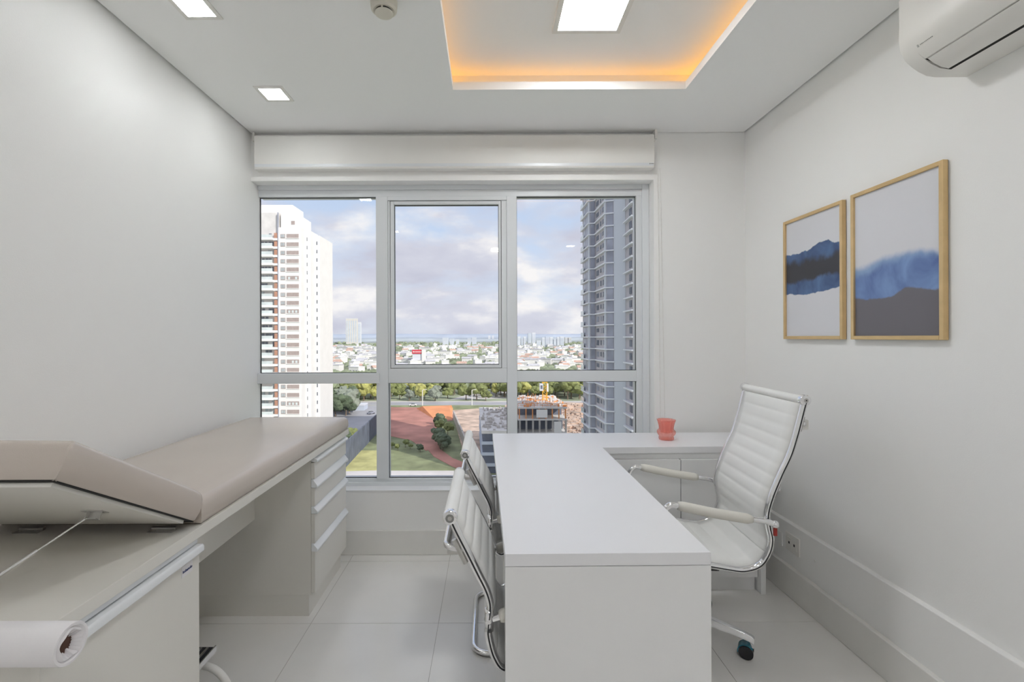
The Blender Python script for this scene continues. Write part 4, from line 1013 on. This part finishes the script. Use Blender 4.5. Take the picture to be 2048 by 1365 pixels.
for x0, x1, where, grp, n in zones:
    k = 0; tries = 0
    while k < n and tries < 4000:
        tries += 1; py = random.uniform(699, 752) if random.random() < 0.9 else random.uniform(697, 712)
        p = gp(random.uniform(x0, x1), py)
        if any((p-q).length < 15 for q in hp_): continue
        hp_.append(p); pr = random.choice(protos); r = pr[0]
        if pr[2]: r = copy_tree(r)
        pr[2] = True; s = 0.75+p.y/2200; r.location = (p.x, p.y, G+2.5+p.y/500); r.rotation_euler.z = random.uniform(-0.6, 0.6); r.scale = (s, s, s)
        r['label'] = 'white house with %s %s' % (pr[1], where); r['group'] = grp; k += 1

# ------------------------------------------------------------------ white residential tower on the left
TY = 160.0; X = lambda px, Y=TY: at_y(px, 675, Y).x; Z = lambda py, Y=TY: at_y(560, py, Y).z
tw = thing('apartment_tower', 'tall white apartment tower with taupe shutters filling the left window edge', 'building', (X(560), TY, G))
t = MB(); t.box(X(557), X(603), TY, TY+22, G, Z(455)); t.box(X(557)+0.5, X(592), TY+1, TY+14, Z(455), Z(425)); t.box(X(470), X(580), TY+2.5, TY+12, Z(425), Z(406)); obj('wall', t, M_WHITE, tw)
t = MB(); t.box(X(470), X(556.4), TY+0.8, TY+20, G, Z(424)); obj('balcony_bay', t, M_CONCL, tw)
t = MB(); t.box(X(603)-0.5, X(640, TY+10), TY+10, TY+24, G, Z(472, TY+10)); t.box(X(603)-3, X(622, TY+5), TY+5, TY+12, G, Z(462, TY+5)); obj('side_wing', t, M_WHITE, tw)
t = MB(); t.box(X(556.2), X(557.4), TY-0.25, TY+0.4, G, Z(425)); obj('downpipe', t, M_GREYD, tw)
t = MB(); t.box(X(581), X(588), TY+0.9, TY+1.2, Z(448), Z(441)); obj('window', t, M_SHUT, tw)
rnd = random.Random(5); FH = 16.74
for k in range(23):
    y = 472.6+FH*k
    t = MB(); t.box(X(574), X(598), TY-0.12, TY+0.1, Z(y+4), Z(y-4)); w_ = obj('window', t, M_SHUT, tw)
    if rnd.random() < 0.4:
        t = MB()
        for q in range(3):
            if rnd.random() < 0.7: t.box(X(577+q*7), X(581+q*7), TY-0.16, TY-0.1, Z(y+3), Z(y-2))
        if t.v: obj('pane', t, M_PANEL, w_)
    t = MB(); t.box(X(573), X(599), TY-0.22, TY, Z(y+5), Z(y+4)); obj('window_sill', t, M_BAND, tw)
    t = MB(); t.box(X(562), X(571), TY-0.12, TY+0.1, Z(y+4), Z(y-4)); w_ = obj('window', t, M_SHUT, tw)
    t = MB(); t.box(X(563), X(566), TY-0.16, TY-0.1, Z(y+3), Z(y-3)); t.box(X(567), X(570), TY-0.16, TY-0.1, Z(y+3), Z(y-3)); obj('pane', t, M_PANEG, w_)
    t = MB(); t.box(X(613.5, TY+5), X(615.5, TY+5), TY+4.9, TY+5.1, Z(y+10-0.4*k*0, TY+5), Z(y+3, TY+5)); obj('slot_window', t, M_DARKW, tw)
    t = MB(); t.box(X(633.5, TY+10), X(635.5, TY+10), TY+9.9, TY+10.1, Z(y+18, TY+10), Z(y+11, TY+10)); obj('slot_window', t, M_DARKW, tw)
    t = MB(); t.box(X(470), X(549.5), TY-1.6, TY+0.8, Z(y+9), Z(y+4.5)); obj('balcony_slab', t, M_BAND, tw)
    t = MB(); t.box(X(470), X(549), TY-1.5, TY-1.4, Z(y+4.5), Z(y-1.5)); obj('balcony_glass', t, M_PANEL, tw)
    t = MB()
    for q in range(4):
        xx = 522+q*7+rnd.uniform(-1, 1)
        if rnd.random() < 0.6: t.box(X(xx), X(xx+5), TY+0.6, TY+0.85, Z(y+3), Z(y-6))
    if t.v: obj('balcony_door', t, M_PANEG if rnd.random() < 0.6 else M_DARKW, tw)['kind'] = 'stuff'
    t = MB(); t.box(X(549.5), X(555.5), TY-0.3, TY+0.8, Z(y+4), Z(y-6)); obj('panel', t, M_BROWN, tw)
    t = MB(); t.box(X(549.5), X(556), TY-0.5, TY+0.8, Z(y+9), Z(y+4.5)); obj('balcony_slab', t, M_BAND, tw)

# ------------------------------------------------------------------ grey tower on the right
gt = thing('apartment_tower', 'tall shaded grey apartment tower with stepped white floor slabs at the right window edge', 'building', (30, 112, G))
ZTOP = 55
t = MB(); t.prism([(26.0, 126), (26.0, 117.6), (27.5, 117.3), (27.8, 108.3), (29.5, 107.6), (31.7, 106.2), (31.45, 99), (34, 97), (48, 97), (48, 128), (30, 128)], 'z', G, ZTOP); obj('wall', t, M_GREY, gt)
t = MB(); t.prism([(29.45, 107.5), (31.65, 105.8), (31.85, 106.1), (29.6, 107.9)], 'z', G, ZTOP+1); obj('blade_wall', t, M_BLADE, gt)
t = MB(); t.box(25.9, 26.1, 117.5, 119.0, G, ZTOP); t.box(27.62, 27.85, 108.2, 109.4, G, ZTOP); obj('pilaster', t, M_BLADE, gt)
rnd = random.Random(8)
for k in range(-19, 9):
    z = 24.35+2.9*k
    t = MB(); t.prism([(25.45, 126.4), (25.55, 117.3), (27.1, 117.0), (27.35, 107.9), (29.45, 107.25), (29.5, 107.9), (28.5, 109), (28.2, 118), (27, 126.4)], 'z', z, z+0.30); obj('floor_slab', t, M_SLAB, gt)
    t = MB(); t.prism([(31.5, 105.6), (30.95, 105.5), (30.8, 98.8), (33.8, 96.6), (34, 97.5), (32, 99.5)], 'z', z, z+0.30); obj('floor_slab', t, M_SLAB, gt)
    t = MB(); t.box(25.5, 25.58, 122.8, 126.3, z+0.3, z+1.35); obj('balcony_glass', t, M_PANEL, gt)
    # recessed windows on the stepped faces
    for (ya, yb) in ((119.4, 121.2), (121.7, 124.6)):
        t = MB(); t.box(25.93, 26.2, ya, yb, z+0.75, z+2.6); obj('window', t, M_GREYD, gt)
    t = MB(); t.box(26.3, 27.3, 117.2, 117.6, z+0.45, z+2.85)
    obj('window', t, M_GREYD, gt)
    for (ya, yb) in ((109.9, 111.1), (112.0, 112.9), (114.2, 116.4)):
        xa = 27.5+(117.3-ya)/(117.3-108.3)*0.3
        t = MB(); t.box(xa-0.12, xa+0.1, ya, yb, z+1.0+rnd.uniform(0, .4), z+2.3); obj('window', t, M_DARKW if rnd.random() < .6 else M_GREYD, gt)
    t = MB(); t.prism([(28.0, 108.05), (29.3, 107.52), (29.35, 107.75), (28.05, 108.3)], 'z', z+0.35, z+2.85); obj('window', t, M_GREYD, gt)
    t = MB(); t.box(31.35, 31.6, 100.5, 102.0, z+0.9, z+2.4); obj('window', t, M_DARKW, gt)

# ------------------------------------------------------------------ building site
SY = 150.0
bs = thing('construction_building', 'concrete building under construction with orange formwork in the right pane', 'building', (18, SY, G))
bx0, bx1 = at_y(1036, 800, SY).x, at_y(1134, 800, SY).x
zt_, z2_, z3_ = at_y(1080, 815, SY).z, at_y(1080, 838.5, SY).z, at_y(1080, 866, SY).z
for z_ in (zt_, z2_, z3_, z3_-4.2):
    t = MB(); t.box(bx0, bx1, SY, SY+26, z_-0.5, z_); obj('floor_slab', t, M_CONCL, bs)
for z_, zl, mm in ((zt_-0.5, z2_, M_ORANGE), (z2_-0.5, z3_, M_CONC), (z3_-0.5, z3_-4.2, M_CONC), (z3_-4.7, G, M_CONC)):
    for i in range(8):
        for yy_ in (SY+0.3, SY+9, SY+17):
            x = bx0+0.3+(bx1-bx0-0.9)*i/7; t = MB(); t.box(x, x+(0.35 if mm is M_ORANGE else 0.6), yy_, yy_+0.5, zl, z_); obj('column', t, mm, bs)
t = MB(); t.box(bx0+6, bx0+9.6, SY+0.1, SY+0.3, z2_+0.4, zt_-0.8); t.box(bx1-4.2, bx1-1.8, SY+0.1, SY+0.3, z3_, z2_-0.9); obj('screen', t, M_BAND, bs)
t = MB(); t.box(bx0+0.5, bx1-0.5, SY+6, SY+6.3, z3_-4, z2_-0.6); t.box(bx0+0.5, bx1-0.5, SY+8, SY+8.3, z2_, zt_-0.6); obj('inner_wall', t, M_BLUEW, bs)
t = MB()
for q in range(7):
    x = bx0+(bx1-bx0)*q/6; t.box(x-0.06, x+0.06, SY-0.1, SY, zt_, zt_+1.2)
t.box(bx0, bx1, SY-0.1, SY, zt_+1.1, zt_+1.25); t.box(bx0, bx1, SY-0.1, SY, zt_+0.5, zt_+0.6); obj('guard_rail', t, M_ORANGE, bs)
t = MB(); rnd = random.Random(21)
for k in range(260):
    x = rnd.uniform(bx0+0.5, bx1-0.8); y = rnd.uniform(SY+0.5, SY+25); w = rnd.uniform(0.15, 1.8); d = rnd.uniform(0.15, 1.5); h = rnd.uniform(0.15, 0.9)
    t.box(x, min(x+w, bx1-.1), y, y+d, zt_, zt_+h)
o = obj('building_materials', t, M_CONCL, bs); o['kind'] = 'stuff'
t = MB()
for k in range(110):
    x = rnd.uniform(bx0+0.5, bx1-0.8); y = rnd.uniform(SY+0.5, SY+25)
    if rnd.random() < 0.5: t.box(x, x+0.12, y, y+0.12, zt_, zt_+rnd.uniform(1, 2.4))
    else: t.box(x, min(x+rnd.uniform(0.8, 2.5), bx1), y, y+0.3, zt_+0.05, zt_+rnd.uniform(0.3, 0.8))
o = obj('formwork', t, M_ORANGE, bs); o['kind'] = 'stuff'
t = MB()
for k in range(420):
    p = gp(rnd.uniform(1128, 1175), rnd.uniform(812, 885)); w = rnd.uniform(0.3, 2.6)
    t.box(p.x, p.x+w, p.y, p.y+rnd.uniform(0.4, 3), G, G+rnd.uniform(0.3, 1.6))
tag(obj('site_rubble', t, M_TAN), 'heaps of pinkish rubble and timber between the site and the grey tower', 'rubble', kind='stuff')
# tower crane
cxp = at_y(1089.5, 800, SY+12)
cr = thing('tower_crane', 'yellow lattice tower crane mast rising from the building site', 'crane', (cxp.x, SY+12, G))
ztop = at_y(1089, 750, SY+12).z; hw_ = 0.75
for sx in (-1, 1):
    for sy in (-1, 1):
        t = MB(); t.tube([(cxp.x+sx*hw_, SY+12+sy*hw_, G), (cxp.x+sx*hw_, SY+12+sy*hw_, ztop)], 0.11, 6); obj('mast_post', t, M_YEL, cr)
t = MB(); z_ = G; f_ = 1
while z_ < ztop-1.5:
    for sy in (-1, 1):
        t.tube([(cxp.x-hw_*f_, SY+12+sy*hw_, z_), (cxp.x+hw_*f_, SY+12+sy*hw_, z_+1.5)], 0.07, 5); t.tube([(cxp.x-hw_, SY+12+sy*hw_, z_), (cxp.x+hw_, SY+12+sy*hw_, z_)], 0.07, 5)
        t.tube([(cxp.x+sy*hw_, SY+12-hw_*f_, z_), (cxp.x+sy*hw_, SY+12+hw_*f_, z_+1.5)], 0.07, 5)
    z_ += 1.5; f_ = -f_
obj('lattice', t, M_YEL, cr)['kind'] = 'stuff'
c0 = at_y(1079.5, 782, SY+11); c1 = at_y(1086, 768, SY+11)
t = MB(); t.box(c0.x, c1.x, SY+10.5, SY+12.5, c0.z, c1.z); obj('cab', t, M_SKY2, cr, label='white crane cab')
t = MB(); t.box(c0.x+0.3, c0.x+0.9, SY+10.4, SY+10.5, c0.z+0.7, c1.z-0.5); obj('cab_window', t, M_DARKW, cr)
c0 = at_y(1094, 784, SY+11); c1 = at_y(1097, 768, SY+11)
t = MB(); t.box(c0.x, c1.x, SY+11, SY+12.5, c0.z, c1.z); obj('panel', t, M_BAND, cr, label='white upright panel')

# ------------------------------------------------------------------ grey parking building in the middle
pk = thing('parking_building', 'low grey building with white roof beside the red earth field', 'building', (1.5, 150, G))
ra, rb, rc_, rd = at_z(963, 862, -26.0), at_z(1030, 862, -26.0), at_z(1030, 815, -26.0), at_z(958, 815, -26.0)
ply = [(ra.x, ra.y), (rb.x, rb.y), (rc_.x, rc_.y), (rd.x, rd.y)]
t = MB(); t.prism([(x+0.3*(1 if i in (0, 3) else -1), y+(0.3 if i < 2 else -0.3)) for i, (x, y) in enumerate(ply)], 'z', G, -26.6); obj('core_wall', t, M_BLUEW, pk)
for z_ in (-26.0, -29.2, -32.4, -35.6):
    t = MB(); t.prism(ply, 'z', z_-0.9, z_); obj('floor_band', t, M_CONCL if z_ > -27 else M_SKY1, pk)
t = MB(); rnd = random.Random(31)
for k in range(90):
    u, v = rnd.random(), rnd.random(); p = ra.lerp(rb, u*0.94+.02).lerp(rd.lerp(rc_, u*0.94+.02), v); t.box(p.x, p.x+rnd.uniform(0.3, 1.4), p.y, p.y+rnd.uniform(0.3, 2.4), -26, -26+rnd.uniform(0.2, 1.0))
obj('roof_clutter', t, M_CONC, pk)['kind'] = 'stuff'
t = MB(); p0 = at_z(906, 822, G+4); p1 = at_z(952, 930, G+4)
dv = (p1-p0); dv.z = 0; dv.normalize(); nv = Vector((-dv.y, dv.x, 0))
for nm in range(10):
    q0 = p0.lerp(p1, nm/10+0.003); q1 = p0.lerp(p1, (nm+1)/10-0.003)
    if nm == 0: rw = thing('retaining_wall', 'brown stepped retaining wall running towards the grey parking building', 'wall', (q0.x, q0.y, G))
    t = MB(); t.prism([(q0.x, q0.y), (q1.x, q1.y), (q1.x+nv.x*0.6, q1.y+nv.y*0.6), (q0.x+nv.x*0.6, q0.y+nv.y*0.6)], 'z', G, G+4-0.12*(nm % 2)); obj('wall_panel', t, M_CONC, rw)

# ------------------------------------------------------------------ blue grey street wall, left pane
b0_, b1_ = gp(760, 859), gp(686, 940)
sw = thing('street_wall', 'tall blue grey panelled wall along the street in the left pane', 'wall', (b0_.x, b0_.y, G))
n_ = 22
for k in range(n_):
    q0 = b0_.lerp(b1_, k/n_+0.002); q1 = b0_.lerp(b1_, (k+1)/n_-0.002); d_ = (b1_-b0_).normalized(); nv = Vector((-d_.y, d_.x, 0))
    t = MB(); o2 = 0.12*(k % 2)
    t.prism([(q0.x+nv.x*o2, q0.y+nv.y*o2), (q1.x+nv.x*o2, q1.y+nv.y*o2), (q1.x+nv.x*0.5, q1.y+nv.y*0.5), (q0.x+nv.x*0.5, q0.y+nv.y*0.5)], 'z', G, G+8.0); obj('wall_panel', t, M_BLUEW, sw)
# low long building and cars by the street
def block(name, px0, px1, ptop, pbase, m, label, cat='building', depth=12, group=None, extra=None, Y=None):
    p = gp((px0+px1)/2, pbase); Y = Y or p.y; x0, x1 = at_y(px0, pbase, Y).x, at_y(px1, pbase, Y).x; zt = at_y(px0, ptop, Y).z
    r = thing(name, label, cat, ((x0+x1)/2, Y, G), 0, group)
    t = MB(); t.box(x0, x1, Y, Y+depth, G, zt); obj('wall', t, m, r)
    t = MB(); h = (x1-x0); t.box(x0-0.01*h, x1+0.01*h, Y-0.01*h, Y+depth, zt, zt+0.02*h+0.3); obj('roof', t, M_ROOFW if m is not M_SKY1 else M_SKY2, r)
    return r, x0, x1, Y, zt
block('street_building', 690, 728, 812, 822, M_SKY1, 'low pale building at the street corner in the left pane', depth=8)
def car(px, py, m, label, rz=0.0):
    p = gp(px, py); r = thing('car', label, 'car', (p.x, p.y, G+0.15), rz)
    t = MB(); t.box(-2.1, 2.1, -0.85, 0.85, 0.3, 0.9); obj('body', t, m, r, local=True, bevel=0.12)
    t = MB(); t.prism([(-1.3, 0.9), (1.2, 0.9), (0.7, 1.45), (-0.8, 1.45)], 'y', -0.75, 0.75); obj('cabin', t, M_DARKW, r, local=True, bevel=0.05)
    for sx in (-1.3, 1.3):
        for sy in (-0.8, 0.8): t = MB(); t.tube([(sx, sy-0.1, 0.32), (sx, sy+0.1, 0.32)], 0.32, 12); obj('wheel', t, BLACKP, r, local=True)
car(712, 868, M_BAND, 'white car parked on the street behind the blue grey wall', 1.0)
car(826, 813, M_BAND, 'white car on the road above the red earth field', 0.1)
car(742, 829, M_GREYD, 'dark car on the street far along the blue grey wall', 0.9)
for px, top, base, lab in ((845, 781, 812, 'left'), (944, 781, 811, 'right')):
    p = gp(px, base); zt = at_y(px, top, p.y).z
    r = thing('street_lamp', '%s of the two white street lamp posts beside the road' % lab, 'street lamp', (p.x, p.y, G))
    t = MB(); t.tube([(p.x, p.y, G), (p.x, p.y, zt)], 0.22, 8); obj('pole', t, M_BAND, r)
    t = MB(); t.tube([(p.x, p.y, zt), (p.x+1.6, p.y, zt+0.4)], 0.15, 6); t.box(p.x+1.4, p.x+2.6, p.y-.3, p.y+.3, zt+0.3, zt+0.55); obj('lamp_head', t, M_BAND, r)

# big white shop with red sign
r, x0, x1, Y, zt = block('store_building', 825, 844, 708, 738, M_SKY2, 'white store block topped by a red sign in the middle pane', depth=30)
t = MB(); t.box(x0-0.5, x1, Y-0.8, Y+1, zt, zt+5.2); so_ = obj('sign', t, M_REDS, r, label='red sign board')
t = MB()
for k in range(6): t.box(x0+1.2+k*1.8, x0+2.2+k*1.8, Y-0.95, Y-0.8, zt+1.7, zt+3.2)
t.box(x0+0.8, x0+1.1, Y-0.95, Y-0.8, zt+1.5, zt+3.6); obj('lettering', t, M_BAND, so_)['kind'] = 'stuff'
t = MB(); t.box(x1, x1+4.2, Y-2, Y+8, G, zt+5.2); obj('stair_tower', t, M_BAND, r)
# skyline towers
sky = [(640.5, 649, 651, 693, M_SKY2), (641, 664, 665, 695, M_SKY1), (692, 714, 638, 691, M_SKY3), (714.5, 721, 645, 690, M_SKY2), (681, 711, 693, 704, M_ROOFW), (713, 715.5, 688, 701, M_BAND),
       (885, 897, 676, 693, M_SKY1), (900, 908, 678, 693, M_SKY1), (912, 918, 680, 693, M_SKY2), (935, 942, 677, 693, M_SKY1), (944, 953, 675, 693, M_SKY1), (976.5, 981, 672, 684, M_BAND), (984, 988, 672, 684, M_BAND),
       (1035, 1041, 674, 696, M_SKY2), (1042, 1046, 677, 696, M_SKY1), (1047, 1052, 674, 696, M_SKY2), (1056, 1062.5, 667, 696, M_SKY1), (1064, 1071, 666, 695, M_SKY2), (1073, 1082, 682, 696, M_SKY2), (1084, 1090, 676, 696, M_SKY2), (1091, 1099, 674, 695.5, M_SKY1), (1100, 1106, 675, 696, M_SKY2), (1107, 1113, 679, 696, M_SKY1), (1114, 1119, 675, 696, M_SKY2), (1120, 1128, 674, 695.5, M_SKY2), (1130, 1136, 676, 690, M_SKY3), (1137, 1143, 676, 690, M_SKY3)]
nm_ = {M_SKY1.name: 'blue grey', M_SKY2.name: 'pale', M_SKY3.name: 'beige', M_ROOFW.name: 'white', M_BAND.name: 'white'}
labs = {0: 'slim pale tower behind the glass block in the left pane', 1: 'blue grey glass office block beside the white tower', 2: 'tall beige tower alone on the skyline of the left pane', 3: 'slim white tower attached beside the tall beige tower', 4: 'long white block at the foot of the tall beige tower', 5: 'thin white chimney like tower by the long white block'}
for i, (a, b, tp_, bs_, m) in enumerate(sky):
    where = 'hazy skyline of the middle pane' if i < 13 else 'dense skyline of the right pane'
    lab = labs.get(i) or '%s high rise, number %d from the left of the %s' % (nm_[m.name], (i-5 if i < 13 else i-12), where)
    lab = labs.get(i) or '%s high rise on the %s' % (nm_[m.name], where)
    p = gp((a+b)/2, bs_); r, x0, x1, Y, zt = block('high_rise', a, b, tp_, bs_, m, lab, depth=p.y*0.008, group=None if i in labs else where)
    w = x1-x0; hh = zt-G; t = MB(); nf = 3 if w < 14 else 5
    for q in range(nf):
        xx = x0+w*(q+0.5)/nf; t.box(xx-w*0.05, xx+w*0.05, Y-0.4, Y, G+hh*0.12, G+hh*0.93)
    obj('window_strip', t, M_SKY1 if m is not M_SKY1 else M_SKY2, r)['kind'] = 'stuff'
p = gp(1100, 699); x0, x1 = at_y(1015, 699, p.y).x, at_y(1190, 699, p.y).x
vi = thing('viaduct', 'long white motorway viaduct crossing the right pane below the high rises', 'bridge', ((x0+x1)/2, p.y, G))
t = MB(); zz = at_y(1100, 696.3, p.y).z; t.box(x0, x1, p.y, p.y+14, zz-2.4, zz); obj('deck', t, M_BAND, vi)
for k in range(14):
    x = x0+(x1-x0)*(k+0.5)/14; t = MB(); t.box(x-1, x+1, p.y+4, p.y+7, G, zz-2.4); obj('pier', t, M_SKY2, vi)
